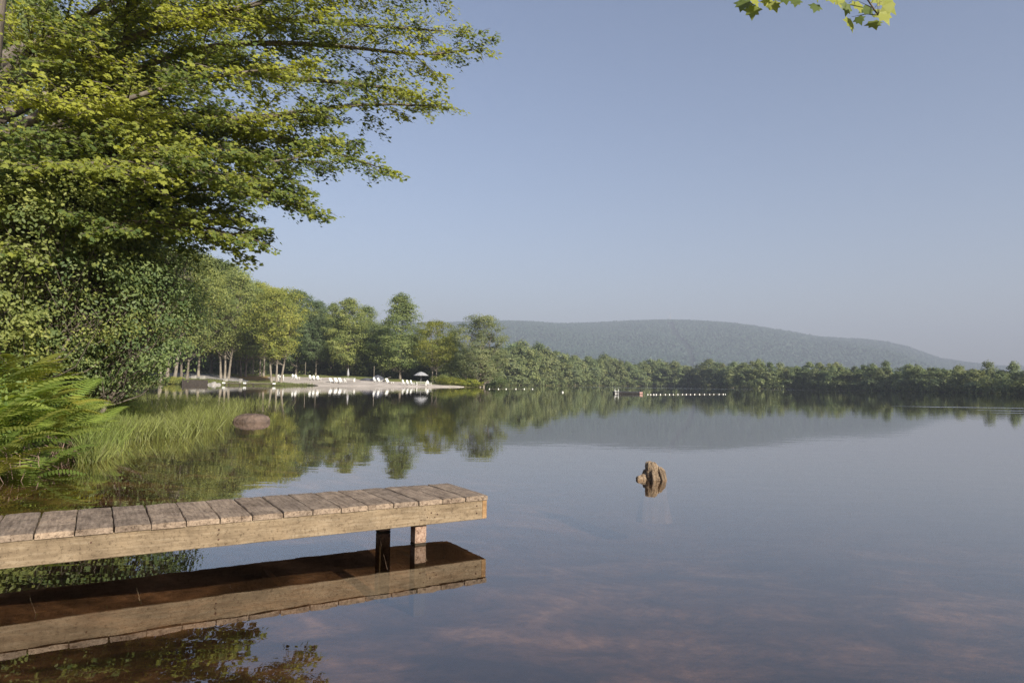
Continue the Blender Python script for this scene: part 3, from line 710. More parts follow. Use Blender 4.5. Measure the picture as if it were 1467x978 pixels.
# ---- second maple: stands behind the viewer, its twig tips hang into the top right corner
def tip_maple():
    random.seed(3); base = Vector((-2.0, -3.2, hz(-2.0, -3.2)-.2)); root = empty('leaning_maple', base, 0, 'maple twigs hanging into the view at the top right with large backlit leaves', 'tree')
    w = MB(); w.tube([base, base+Vector((-.1, .1, 2.2)), base+Vector((-.3, .5, 4.2)), base+Vector((-.5, 1.0, 6.0))], [.20, .16, .12, .05], 8, wob=.05)
    LC = []; LN = []; LD = []; LT = []
    def lf(px, py, Y, ang, size, t, roll=0.):
        c = P(px, py, Y); LC.append(c); d = Vector((math.sin(ang), 0.1, -math.cos(ang))); LD.append(d); LN.append((random.gauss(.15, .35), -1, .25+random.gauss(0, .25))); LT.append((t, size))
    limbA = [base+Vector((-.3, .5, 4.0)), P(1250, -260, 2.2), P(1200, -120, 2.9), P(1160, -30, 3.3), P(1120, -22, 3.4), P(1075, -12, 3.5)]
    limbB = [P(1200, -120, 2.9), P(1225, -40, 3.1), P(1240, -5, 3.2), P(1258, 22, 3.3)]
    w.tube(limbA, [.05, .03, .02, .008, .005, .003], 6); w.tube(limbB, [.012, .008, .005, .003], 5)
    # leaf tips as they hang: px, py centre, hang angle, size, tint
    spec = [(1064, 8, -.25, .090, .15), (1078, 18, -.05, .085, .35), (1082, 2, .4, .08, .9), (1101, 6, .1, .075, .95), (1110, 10, .3, .070, .7), (1126, 0, .1, .07, .2), (1140, 4, -.2, .065, .15), (1168, 12, -.35, .07, .1), (1170, -6, .4, .07, .5),
            (1190, -2, .2, .075, .95), (1203, 4, .1, .07, .9), (1213, 14, -.3, .075, .2), (1219, 36, -.05, .090, .75), (1230, 10, .1, .075, .95), (1244, 16, .5, .08, .1), (1253, 36, .12, .08, .35), (1268, 24, .35, .100, .95), (1276, 10, .9, .10, .8), (1262, 2, .6, .10, .9), (1232, 30, .35, .055, .1),
            (1205, -16, .1, .09, .6), (1240, -20, .2, .09, .7), (1270, -18, .5, .09, .3), (1150, -20, 0, .08, .4), (1115, -18, 0, .08, .6), (1090, -22, 0, .08, .5), (1180, -30, .2, .09, .8)]
    for px, py, a, s, t in spec:
        Y = 3.35+random.uniform(-.12, .12); lf(px, py, Y, a, s*1.0, t)
        c = P(px, py, Y); top = c-Vector((math.sin(a), .1, -math.cos(a)))*s*.45
        best = min([limbA[3].lerp(limbA[5], k/8) for k in range(9)]+[limbB[1].lerp(limbB[3], k/6) for k in range(7)], key=lambda q: (q-top).length)
        w.tube([top, top.lerp(best, .5)+Vector((0, 0, .01)), best], [.0012, .0012, .0018], 3, cap=False)
    for k in range(450): 
        c = base+Vector((random.gauss(-.3, 1.1), random.gauss(.3, .9), random.gauss(6.8, .5))); LC.append(c); LD.append(Vector((random.gauss(0, 1), random.gauss(0, 1), -.5))); LN.append((random.gauss(0, .4), random.gauss(0, .4), 1)); LT.append((random.random(), .1))
    cen = np.array(LC)-np.array(base); tt = np.array(LT)
    me = leaf_mesh('tip_crown', [leaves(cen, np.array(LN), tt[:, 1], MAPLE*np.array([1, 1.15]), tt[:, 0], np.array(LD), curl=.12)])
    w.v = [tuple(Vector(v)-base) for v in w.v]
    link('crown', me, M['maple'], root); w.build('trunk', M['bark'], root, True)
tip_maple()

# ---- ferns
def fern_mesh(seed, nf=11, L=1.0):
    r = random.Random(seed); V = []; T = []; lp = []; st = []
    for k in range(nf):
        a = k*2*math.pi/nf+r.uniform(-.3, .3); ln = L*r.uniform(.75, 1.15); rise = r.uniform(.7, 1.3); tn = r.uniform(.2, .9)
        npin = 21; prev = None; pts = []
        for i in range(npin+1):
            t = i/npin; rad = ln*(t*.85)*math.cos(rise*.3); z = ln*(math.sin(rise)*t*1.15-.62*t*t)
            pts.append(Vector((math.cos(a)*rad, math.sin(a)*rad, z)))
        for i in range(2, npin):
            t = i/npin; d = (pts[i+1]-pts[i-1]).normalized(); sd = d.cross(Vector((0, 0, 1))).normalized(); up = sd.cross(d)
            w = ln*.20*math.sin(math.pi*(.12+.88*t)**.8)*(.95 if t < .9 else .8)+.008
            for s in (-1, 1):
                dv = (sd*s+d*.35-up*.22).normalized(); q = d*.0165*ln; o = len(V); p = pts[i]
                V += [p-q*.6, p+dv*w*.5-q, p+dv*w+d*.01, p+dv*w*.5+q, p+q*.6]; T += [min(1, max(0, tn+r.gauss(0, .08)))]*5
                st.append(len(lp)); lp += [o, o+1, o+2, o+3, o+4]
        for i in range(npin):
            o = len(V); V += [pts[i]+Vector((.004, 0, 0)), pts[i]-Vector((.004, 0, 0)), pts[i+1]-Vector((.004, 0, 0)), pts[i+1]+Vector((.004, 0, 0))]; T += [.2]*4; st.append(len(lp)); lp += [o, o+1, o+2, o+3]
    return mesh_np('fern_fronds', np.array([tuple(v) for v in V]), np.array(lp), np.array(st), False, np.array(T))
ferns = [fern_mesh(s, n_) for s, n_ in ((1, 8), (2, 9), (3, 7), (4, 9))]
random.seed(17)
cnt = 0; tries = 0
while cnt < 140 and tries < 20000:
    tries += 1
    px = random.uniform(-50, 215); Y = random.uniform(6.2, 19); X = col(px, Y); d = float(lake_sd(np.array([X]), np.array([Y]))[0])
    if d < -.15 or d > 7.5: continue
    g = hz(X, Y); s = random.uniform(.95, 1.45)*(1 if d > .5 else .75)
    o = link('fern', ferns[cnt % 4], M['fern']); o.location = (X, Y, g-.05); o.scale = (s, s, s*random.uniform(.9, 1.25)); o.rotation_euler = (random.gauss(.05, .12), random.gauss(.02, .12), random.uniform(0, 6.28))
    v = random.uniform(.7, 1.5); w_ = random.choice([0, 0, .12, .25]); o.color = (v*(1.0+w_), v, v*.9, 1)
    tag(o, 'green fern with arching fronds in the thick fern bed on the left bank', 'fern', 'ferns on the left bank'); cnt += 1
# leafy undergrowth between the ferns
n = 56000; px = rng.uniform(-80, 240, n); Y = rng.uniform(6, 34, n); X = (px-733.5)/F*Y; d = lake_sd(X, Y); k = (d > .1) & (d < 9); X, Y = X[k], Y[k]; g = height(X, Y)
hh = rng.random(len(X))**1.3*(.55+.3*wav(X, Y, 1.1)); cen = np.stack([X, Y, g+np.maximum(hh, .02)], -1); nor = rng.standard_normal((len(X), 3))*.5+np.array([.3, -.4, .8])
me = leaf_mesh('undergrowth', [leaves(cen, nor, rng.uniform(.035, .08, len(X)), LEAF6, None)])
o = link('undergrowth', me, M['fern']); o.color = (.85, .9, .9, 1); tag(o, 'leafy green ground cover under the ferns on the left bank', kind='stuff')
# hanging roots and dead stalks at the bank edge
mb = MB(); random.seed(8)
for k in range(170):
    Y = random.uniform(6.5, 13.5); 
    i = max(j_ for j_ in range(len(shore)) if shore[j_][1] <= Y and j_ < 10); a = shore[i]; b = shore[i+1]; t = (Y-a[1])/(b[1]-a[1]); X = a[0]+(b[0]-a[0])*t+random.uniform(-.35, .12)
    z = hz(X, Y); z = max(z, .05)+random.uniform(.0, .3); e = (X+random.uniform(.0, .35), Y+random.uniform(-.3, .2), random.uniform(-.05, .12))
    mb.tube([(X, Y, z), ((X+e[0])/2+.08, (Y+e[1])/2, z*.6+.05), e], [.006, .005, .003], 3, cap=False)
M['root'] = solid('dead_root', (.12, .08, .06), (.30, .21, .17), 6, .9)
tag(mb.build('hanging_roots', M['root']), 'reddish brown roots and dead stalks hanging from the bank edge', kind='stuff')

# ---- reeds
def blades(name, X, Y, Z, hgt, wid, mat, lean=.25, color=(1, 1, 1)):
    n = len(X); a = rng.uniform(0, 6.283, n); l = hgt*np.abs(rng.normal(lean, .12, n)); w = wid/2
    dx, dy = np.cos(a), np.sin(a); b = rng.uniform(0, 6.283, n); wx, wy = np.cos(b)*w, np.sin(b)*w
    V = np.zeros((n, 7, 3))
    for k, t in enumerate((0, .45, .8)):
        s = 1-.55*t; x = X+dx*l*t**2.2; y = Y+dy*l*t**2.2; z = Z+hgt*t*(1-.12*t)
        V[:, 2*k] = np.stack([x+wx*s, y+wy*s, z], -1); V[:, 2*k+1] = np.stack([x-wx*s, y-wy*s, z], -1)
    V[:, 6] = np.stack([X+dx*l, Y+dy*l, Z+hgt*.93], -1)
    F_ = np.arange(n)[:, None]*7; lp = np.concatenate([F_+np.array([0, 1, 3, 2]), F_+np.array([2, 3, 5, 4]), F_+np.array([4, 5, 6])], 1)
    st = (np.arange(n)[:, None]*11+np.array([0, 4, 8])).ravel()
    me = mesh_np(name, V.reshape(-1, 3), lp.ravel(), st, False, np.repeat(rng.random(n), 7))
    o = link(name, me, mat); o.color = (*color, 1); return o
reedpoly = [(120, 668), (150, 660), (205, 642), (262, 632), (310, 616), (345, 604), (352, 588), (420, 583), (400, 575), (340, 571), (270, 567), (190, 567), (150, 575), (120, 600)]
n = 90000; px = rng.uniform(110, 425, n); Yb = np.exp(rng.uniform(math.log(9.5), math.log(48), n)); py = hor(px)+H*F/Yb
k = inpoly(px, py, reedpoly); px, Yb, py = px[k], Yb[k], py[k]; X = (px-733.5)/F*Yb
dens = wav(X, Yb, 1.7, 4)*1.1+.42-np.clip((px-300)/120, 0, 1)*.35; k = rng.random(len(X)) < dens*.42; X, Yb = X[k], Yb[k]; print('reeds', len(X))
g = np.minimum(height(X, Yb), .6); hh = rng.uniform(.18, .54, len(X))*(.85+.3*wav(X, Yb, .8, 2))
o = blades('reeds', X, Yb, g, hh-np.minimum(g, 0), rng.uniform(.011, .022, len(X)), M['reed'], .42); tag(o, 'yellow green reeds standing in the shallow water beyond the ferns', kind='stuff')
# grass on the banks
n = 60000; px = rng.uniform(180, 470, n); Y = rng.uniform(112, 175, n); X = (px-733.5)/F*Y; d = lake_sd(X, Y); k = (d > .15) & ~inpoly(X, Y, beach_poly) & ~inpoly(X, Y, path_poly)
dr_ = np.exp(-((X-col(372, 140))/5.5)**2-((Y-140)/7)**2); k &= (rng.random(n) > dr_*1.3) & ((d < 3) | (rng.random(n) < .35)); X, Y, d = X[k], Y[k], d[k]
o = blades('bank_grass', X, Y, height(X, Y)-.02, rng.uniform(.10, .35, len(X))*(1+(d < 1.5)*.8), rng.uniform(.03, .07, len(X)), M['reed'], .3, (.72, .75, .8)); tag(o, 'grass on the far left bank and lawn', kind='stuff')
n = 9000; t_ = rng.random(n); px = 120+95*t_; Y = rng.uniform(9.5, 24, n); X = (px-733.5)/F*Y; d = lake_sd(X, Y); k = (d > -.6) & (d < 1.6); X, Y = X[k], Y[k]
o = blades('bank_sedge', X, Y, height(X, Y), rng.uniform(.3, .75, len(X)), rng.uniform(.008, .016, len(X)), M['reed'], .35, (.85, .95, .8)); tag(o, 'long grass along the edge of the fern bank', kind='stuff')

# ------------------------------------------------------------ the dock in front
DZ = .331; BZ = .151
E = G(698, 708.5, DZ); Lp = G(0, 767, DZ); Fp = G(642, 691.5, DZ)
dv = (E-Lp); dv.z = 0; dv.normalize(); rzd = math.atan2(dv.y, dv.x); wv_ = Vector((-dv.y, dv.x, 0)); DW = (Fp-E).dot(wv_)
print('dock', E, Lp, 'width', DW, 'rot', math.degrees(rzd))
dock = empty('wooden_dock', (E.x, E.y, 0), rzd, 'weathered plank dock in the foreground reaching from the left edge over the calm water', 'dock')
PW = .1915; NP_ = 42
def plank(seed, w):
    r = random.Random(seed); mb = MB(); nx, ny = 4, 12; L = DW+.018; th = .036; vs = []
    e0 = [r.uniform(-.002, .002) for _ in range(ny+1)]; e1 = [r.uniform(-.002, .002) for _ in range(ny+1)]
    prof = [(-w/2, -th), (-w/2, -.006), (-w/2+.004, -.001), (-w/6, .0), (w/6, .0), (w/2-.004, -.001), (w/2, -.006), (w/2, -th)]
    m = len(prof)
    for j in range(ny+1):
        y = -.012+L*j/ny+(r.uniform(-.003, .003) if j in (0, ny) else 0)
        for i, (x, z) in enumerate(prof):
            ex = e0[j] if x < 0 else e1[j]
            vs.append((x+ex*(abs(x) > w*.4), y, z+(r.uniform(-.0012, .0012) if z > -th else 0)-(.004*r.random() if (j in (0, ny) and z > -th) else 0)))
    fs = []
    for j in range(ny):
        for i in range(m): fs.append((j*m+i, (j+1)*m+i, (j+1)*m+(i+1) % m, j*m+(i+1) % m))
    fs += [tuple(range(m)), tuple(range(ny*m, (ny+1)*m))[::-1]]
    mb.add(vs, fs); return mb.mesh('plank')
pls = [plank(s, PW-.006) for s in range(6)]
random.seed(12)
for k in range(NP_):
    o = link('deck_plank', pls[k % 6], M['deck'], dock); o.location = (-(k+.5)*PW+random.uniform(-.0012, .0012), 0, DZ+random.uniform(-.002, .002)); o.rotation_euler = (0, random.gauss(0, .003), random.gauss(0, .004))
LEN = NP_*PW
def beam(name, x0, x1, y, th, z0, z1, mat, seed=0):
    r = random.Random(seed); mb = MB(); n = 40; vs = []; prof = [(0, z0), (0, z0+.004), (0, (z0+z1)/2), (0, z1), (th, z1), (th, z0)]; prof[0] = (.003, z0)
    for k in range(n+1):
        x = x0+(x1-x0)*k/n; b = .002*math.sin(x*2.1+seed)
        for i, (py_, z) in enumerate(prof): vs.append((x, y+py_+b+r.uniform(-.0006, .0006), z+r.uniform(-.0006, .0006)))
    m = len(prof); fs = []
    for k in range(n):
        for i in range(m): fs.append((k*m+i, (k+1)*m+i, (k+1)*m+(i+1) % m, k*m+(i+1) % m))
    fs += [tuple(range(m))[::-1], tuple(range(n*m, (n+1)*m))]; mb.add(vs, fs); return mb.build(name, mat, dock)
ztop = DZ-.038
beam('side_beam', -LEN, -.041, 0, .038, BZ, ztop, M['beam'], 1)
beam('side_beam', -LEN, -.041, DW-.04, .038, BZ, ztop, M['beam'], 2)
mb = MB(); mb.box((-.020, DW/2-.001, (BZ+ztop)/2+.002), (.038, DW-.004, ztop-BZ), 0, .003); mb.build('end_board', M['endgrain'], dock)
def dockx(px, ly, z):
    lo, hi = -3.0, 0.0
    for _ in range(40):
        mid = (lo+hi)/2; w = E+dv*mid+wv_*ly; q = RM.transposed() @ (Vector((w.x, w.y, z))-Vector((0, 0, H))); sx_ = 733.5+F*q.x/-q.z
        if sx_ < px: lo = mid
        else: hi = mid
    return (lo+hi)/2
for px, ly in ((599.5, .09), (549.5, DW-.09)):
    x = dockx(px, ly, .1); print('post', x)
    for xx in (x, x-3.9):
        mb = MB(); mb.box((xx, ly, (ztop+.012)/2), (.089, .089, ztop-.012), 0, .004); pz = mb.build('post', M['post'], dock)
        mb = MB(); mb.box((xx, ly, -.475), (.091, .091, .97), 0, .004); mb.build('post_foot', M['slime'], pz)
mb = MB(); mb.box((dockx(599.5, .09, .1)+.075, DW/2, .22), (.038, DW-.082, .10), 0, .002); mb.build('cross_brace', M['darkwood'], dock)
mb = MB()
for x in (-1.5, -3.2, -5.0): mb.box((x, DW/2, .235), (.038, DW-.082, .11), 0, .002)
mb.build('joist', M['beam'], dock)
M['rust'] = solid('rusty_nail', (.03, .018, .012), (.09, .045, .03), 30, .8)
random.seed(4)
nails = [(-.52, .26), (-.47, .235), (-.50, .205), (-.44, .20), (-.55, .19), (-.42, .22), (-1.92, .255), (-1.925, .225), (-1.92, .195), (-2.6, .25), (-3.33, .262), (-3.3, .215), (-3.37, .21), (-.09, .255), (-.09, .20)]
for x, z in nails:
    mb = MB(); mb.tube([(x, -.0035, z), (x, .004, z)], random.uniform(.0035, .006), 8); mb.build('nail_head', M['rust'], dock)

# ------------------------------------------------------------ stump and rocks
def lump(name, seed, prof, n=28, sq=1.0, amp=.12, mat=None, parent=None, fr=3.0, lean=(0, 0), ridges=0, skew=0.0):
    r = random.Random(seed); ph = [r.uniform(0, 6.28) for _ in range(12)]; vs = []; m = len(prof)
    for i, (rad, z) in enumerate(prof):
        for k in range(n):
            a = 2*math.pi*k/n; w = 1+amp*(math.sin(a*2+ph[0]+z*fr)+.6*math.sin(a*3+ph[1]-z*fr*1.7)+.45*math.sin(a*5+ph[2]+z*fr*3)+.35*math.sin(a*9+ph[3]))+amp*.5*r.uniform(-1, 1)
            if ridges: w += ridges*(abs(math.sin(a*3.1+z*16+ph[4]+.8*math.sin(a*2+ph[5])))-.5)+ridges*.5*(abs(math.sin(a*8.3+z*33+ph[6]))-.5)
            t = i/(m-1); vs.append((rad*w*math.cos(a)+lean[0]*t, rad*w*sq*math.sin(a)+lean[1]*t, z*(1-skew*max(0, math.cos(a))*rad/prof[0][0]*(z > 0))+(amp*.25*r.uniform(-1, 1)*prof[0][0] if 0 < i else 0)))
    fs = []
    for i in range(m-1):
        for k in range(n): fs.append((i*n+k, i*n+(k+1) % n, (i+1)*n+(k+1) % n, (i+1)*n+k))
    fs += [tuple(range(n))[::-1], tuple(range((m-1)*n, m*n))]; mb = MB(); mb.add(vs, fs); return mb.build(name, mat, parent, False)
M['stump'] = wood_plank('stump_wood', (.09, .065, .045), (.24, .18, .125), (.42, .34, .25), 'Y', 1.0)
st_ = G(937, 686); stump = empty('tree_stump', (st_.x, st_.y, 0), .25, 'gnarled brown tree stump standing out of the open water right of the dock', 'stump'); stump.scale = (.84, .84, .88)
lump('stump_body', 5, [(.12, -.03), (.148, .0), (.14, .04), (.125, .08), (.125, .11), (.128, .14), (.13, .175), (.125, .21), (.112, .238), (.085, .252), (.05, .250), (.02, .235)], 90, .8, .075, M['stump'], stump, 9, (-.02, .01), .10, .42)
lump('root', 6, [(.06, -.04), (.075, -.01), (.065, .03), (.045, .06), (.012, .075)], 18, .8, .15, M['stump'], stump, 9, (.02, 0), .15).location = (-.185, .02, 0)
lump('root', 9, [(.04, -.04), (.05, -.01), (.045, .02), (.03, .045), (.008, .055)], 16, .8, .15, M['stump'], stump, 9, (0, 0), .1).location = (-.245, -.01, 0)
mb = MB()
for k in range(6):
    a = [-2.1, -1.25, -.9, -.35, .3, 2.6][k]; mb.tube([(math.cos(a)*.10, math.sin(a)*.085, .20-.012*k), (math.cos(a)*.15, math.sin(a)*.125, .12), (math.cos(a+.15)*.185, math.sin(a+.15)*.155, -.04)], [.014, .022, .03], 6, wob=.2)
mb.build('root', M['stump'], stump)
lump('stump_base', 7, [(.26, -.6), (.20, -.25), (.165, -.06), (.148, .006), (.10, .01)], 30, .8, .08, M['soil'], stump, 9)
rk = G(357, 604.5); o = lump('boulder', 14, [(.47, -.4), (.49, -.02), (.47, .09), (.41, .17), (.29, .235), (.13, .262), (.02, .265)], 34, .7, .075, M['rock'], None, 3); o.location = (rk.x, rk.y+.2, 0); o.scale = (.97, .97, .86); tag(o, 'reddish brown rounded boulder in the water at the edge of the reeds', 'boulder')

# ------------------------------------------------------------ swim raft and floats
rf = G(900, 564.2); raft = empty('swim_raft', (rf.x, rf.y, 0), -.05, 'dark floating swim raft with a ladder out on the lake', 'raft')
mb = MB(); mb.box((0, .9, .12), (3.3, 1.8, .24), 0, .02); mb.build('raft_body', M['raftside'], raft)
mb = MB()
for k in range(12): mb.box((-1.56+k*.284, .9, .262), (.27, 1.86, .035), 0, .004)
mb.build('raft_deck', M['tarp'], raft)
ld = empty('ladder', (0, 0, 0)); ld.parent = raft; C.objects.unlink(ld); bpy.data.objects.remove(ld)
mb = MB()
for s in (-.2, .2): mb.tube([(-1.35+s, -.04, -.5), (-1.35+s, -.04, .5), (-1.35+s, .1, .72), (-1.35+s, .3, .6), (-1.35+s, .34, .28)], .02, 6)
for z in (-.2, .05, .28): mb.tube([(-1.55, -.04, z), (-1.15, -.04, z)], .03, 6)
mb.build('ladder', M['white'], raft, True)
M['coral'] = solid('faded_red_plastic', (.42, .24, .20), (.55, .38, .34), 3, .5)
mb = MB(); mb.box((1.52, -.03, .14), (.36, .08, .24), 0, .02); mb.build('corner_bumper', M['coral'], raft)
mb = MB(); mb.lathe([(.04, -.1), (.11, -.07), (.15, 0), (.11, .07), (.04, .1)], 10); fl = mb.mesh('float', True)
def flo(x, y, s, lb, grp): 
    o = link('rope_float', fl, M['float']); o.location = (x, y, .02); o.scale = (s, s, s); o.rotation_euler = (random.gauss(0, .2), 1.3, random.uniform(0, 3)); tag(o, lb, 'float', grp)
random.seed(2)
fx = [928, 932, 936.5, 940, 946, 953, 959, 964.5, 971, 977.5, 983, 989, 995, 1002, 1009, 1016.5, 1022.5, 1030, 1036, 1039]
ft = []
for a in fx:
    p = G(a, 565.3-.6*(a-928)/111); ft.append(p); flo(p.x, p.y, .55, 'white float on the swimming rope right of the raft', 'floats on the rope right of the raft')
mb = MB(); mb.tube([(p.x, p.y, 0.0) for p in ft], .012, 4); tag(mb.build('float_rope', M['greywood']), 'thin rope carrying the floats right of the raft', 'rope')
lt = []
for a in (701, 714, 725, 739, 751, 763):
    p = G(a, 557.2); lt.append(p); flo(p.x, p.y, .8, 'white float on the rope between the point and the raft', 'floats left of the raft')
mb = MB(); mb.tube([(p.x, p.y, 0.0) for p in lt], .012, 4); tag(mb.build('float_rope', M['greywood']), 'thin rope carrying the floats off the beach point', 'rope')
p = G(806, 562); flo(p.x, p.y, 1.0, 'single small float drifting left of the raft', None)
for a, b in ((1282, 559.9), (1297, 560.2)):
    p = G(a, b); o = lump('shore_rock', a, [(.8, -.3), (.75, .1), (.5, .5), (.15, .65)], 12, .7, .08, M['white']); o.location = (p.x, p.y, 0); tag(o, 'white rock at the foot of the far shore trees, %s of two' % ('left' if a < 1290 else 'right'), 'rock')

# ------------------------------------------------------------ beach furniture
def gpt(px, Y): X = col(px, Y); return Vector((X, Y, hz(X, Y)+.03))
def adirondack():
    t = empty('beach_chair', (0, 0, 0), 0, 'x', 'chair'); th = .03
    def slab(name, pts, th):
        mb = MB(); P4 = [Vector(p) for p in pts]; nrm = (P4[1]-P4[0]).cross(P4[3]-P4[0]).normalized()*th
        mb.add([*P4, *[p+nrm for p in P4]], [(3, 2, 1, 0), (4, 5, 6, 7), (0, 1, 5, 4), (1, 2, 6, 5), (2, 3, 7, 6), (3, 0, 4, 7)]); return mb
    # chair faces +x
    slab('seat', [(.30, -.27, .36), (.30, .27, .36), (-.22, .27, .24), (-.22, -.27, .24)], th).build('seat', M['white'], t)
    mb = MB()
    for k in range(5):
        y0 = -.27+k*.11; hh = 1.0-.05*abs(k-2)**1.5; vs = [(-.18, y0, .22), (-.18, y0+.095, .22), (-.42, y0+.095, hh), (-.42, y0, hh)]
        n = Vector((.95, 0, .3))*.022; v4 = [Vector(v) for v in vs]; mb.add([*v4, *[v+n for v in v4]], [(3, 2, 1, 0), (4, 5, 6, 7), (0, 1, 5, 4), (1, 2, 6, 5), (2, 3, 7, 6), (3, 0, 4, 7)])
    mb.build('backrest', M['white'], t)
    for s in (-1, 1):
        mb = MB(); mb.box((.03, s*.35, .56), (.72, .13, .028), 0, .005); mb.build('armrest', M['white'], t)
        mb = MB(); mb.box((.30, s*.31, .275), (.09, .03, .55), 0, .003); mb.build('leg', M['white'], t)
        mb = MB(); mb.tube([(.34, s*.285, .33), (-.55, s*.285, .04)], .045, 4); mb.build('leg', M['white'], t)
    return t
proto = adirondack(); first = True
chs = [(421.5, 141, 'beach_chair', 'left white chair of the pair nearest the life ring stand'), (425.5, 140.5, '', 'right white chair of the pair nearest the life ring stand'),
       (446, 141, '', 'leftmost white chair of the trio left of the long bench'), (451, 140.6, '', 'middle white chair of the trio left of the long bench'), (456.5, 140.2, '', 'rightmost white chair of the trio left of the long bench'),
       (538, 141, '', 'left white chair of the pair in front of the dark covered heap'), (544, 140.6, '', 'right white chair of the pair in front of the dark covered heap'),
       (579.5, 142, '', 'leftmost white chair of the trio left of the grey umbrella'), (585.5, 142, '', 'middle white chair of the trio left of the grey umbrella'), (591, 142, '', 'rightmost white chair of the trio left of the grey umbrella'),
       (614.5, 143.5, '', 'white chair standing right of the grey umbrella')]
random.seed(6)
for px, Y, _, lb in chs:
    t = proto if first else copy_tree(proto); first = False
    p = gpt(px, Y); t.location = p; t.rotation_euler = (0, 0, random.uniform(-.75, -.35)); t.scale = (1.1,)*3; tag(t, lb, 'chair', 'white beach chairs')
# reclined loungers
def lounger():
    t = empty('beach_lounger', (0, 0, 0), 0, 'x', 'lounger'); mb = MB()
    mb.add([(-.2, -.32, .3), (-.2, .32, .3), (1.2, .32, .3), (1.2, -.32, .3), (-.2, -.32, .26), (-.2, .32, .26), (1.2, .32, .26), (1.2, -.32, .26)], [(3, 2, 1, 0), (4, 5, 6, 7), (0, 1, 5, 4), (1, 2, 6, 5), (2, 3, 7, 6), (3, 0, 4, 7)]); mb.build('seat', M['white'], t)
    mb = MB(); mb.add([(-.2, -.32, .3), (-.2, .32, .3), (-.75, .32, 1.0), (-.75, -.32, 1.0), (-.24, -.32, .27), (-.24, .32, .27), (-.79, .32, .97), (-.79, -.32, .97)], [(3, 2, 1, 0), (4, 5, 6, 7), (0, 1, 5, 4), (1, 2, 6, 5), (2, 3, 7, 6), (3, 0, 4, 7)]); mb.build('backrest', M['white'], t)
    for x in (-.1, 1.1):
        for y in (-.28, .28): mb = MB(); mb.box((x, y, .13), (.06, .06, .26), 0, .005); mb.build('leg', M['white'], t)
    return t
lp_ = lounger(); first = True
for px, Y, lb in ((476, 137.5, 'leftmost reclined white lounger beside the long white bench'), (483.5, 137.5, 'middle reclined white lounger beside the long white bench'), (489.5, 138, 'rightmost reclined white lounger touching the long white bench'), (557, 139.5, 'single reclined white lounger right of the chair pair')):
    t = lp_ if first else copy_tree(lp_); first = False
    t.location = gpt(px, Y); t.rotation_euler = (0, 0, -.65); tag(t, lb, 'lounger', 'white reclined loungers')
def table(px, Y, L, lb, nm='beach_bench', rz=-.1):
    t = empty(nm, gpt(px, Y), rz, lb, 'bench'); mb = MB()
    for k in range(4): mb.box((0, -.3+k*.2, .74), (L, .17, .05), 0, .006)
    mb.build('bench_top', M['white'], t); 
    for s in (-1, 1): mb = MB(); mb.box((s*(L/2-.15), 0, .36), (.12, .7, .71), 0, .01, .85); mb.build('leg', M['white'], t)
    mb = MB(); mb.box((0, -.62, .43), (L*.95, .22, .05), 0, .006); mb.build('seat', M['white'], t)
table(501, 140, 2.3, 'long white wooden bench between the loungers and the dark heap'); table(604, 142, 2.2, 'white picnic table under the grey umbrella', 'picnic_table', 0)
# umbrella
ub = empty('beach_umbrella', gpt(603, 143.2), 0, 'open grey white umbrella over the picnic table near the right end of the beach', 'umbrella')
mb = MB(); mb.tube([(0, 0, 0), (0, 0, 2.75)], .035, 8); mb.build('pole', M['steel'], ub)
mb = MB(); vs = [(0, 0, 2.85)]
for ri, zi in ((.8, 2.55), (1.6, 2.02)):
    for k in range(16): a = k*math.pi/8; rr = ri*(1 if k % 2 == 0 else .95); vs.append((rr*math.cos(a), rr*math.sin(a), zi+(0 if k % 2 == 0 else .04)))
fs = [(0, 1+k, 1+(k+1) % 16) for k in range(16)]+[(1+k, 17+k, 17+(k+1) % 16, 1+(k+1) % 16) for k in range(16)]
nv = len(vs); vs += [(x, y, z-.03) for x, y, z in vs]; fs += [tuple(i_+nv for i_ in f[::-1]) for f in fs]+[(17+k, 17+k+nv, 17+(k+1) % 16+nv, 17+(k+1) % 16) for k in range(16)]
mb.add(vs, fs); cn = mb.build('canopy', M['canvas'], ub)
cu = empty('closed_umbrella', gpt(498.5, 149), 0, 'folded pale umbrella standing behind the long white bench', 'umbrella')
mb = MB(); mb.tube([(0, 0, 0), (0, 0, 2.3)], .03, 6); mb.build('pole', M['steel'], cu); mb = MB(); mb.lathe([(.22, .7), (.27, .9), (.17, 1.6), (.04, 2.25)], 10); mb.build('canopy', M['canvas'], cu)
# ring stand
rs = empty('life_ring_stand', gpt(402, 137.5), -.2, 'white board stand with a dark rimmed life ring at the left end of the beach', 'stand')
mb = MB(); mb.box((0, 0, .72), (1.35, .08, .8), 0, .03); mb.build('board', M['white'], rs)
for s in (-.55, .55): mb = MB(); mb.box((s, .08, .4), (.09, .09, .85), 0, .01); mb.build('post', M['white'], rs)
mb = MB(); pts = [(.33*math.cos(a), -.08, .74+.33*math.sin(a)) for a in [k*math.pi/10 for k in range(21)]]; mb.tube(pts, .07, 8, False); mb.build('life_ring', M['tarp'], rs, True)
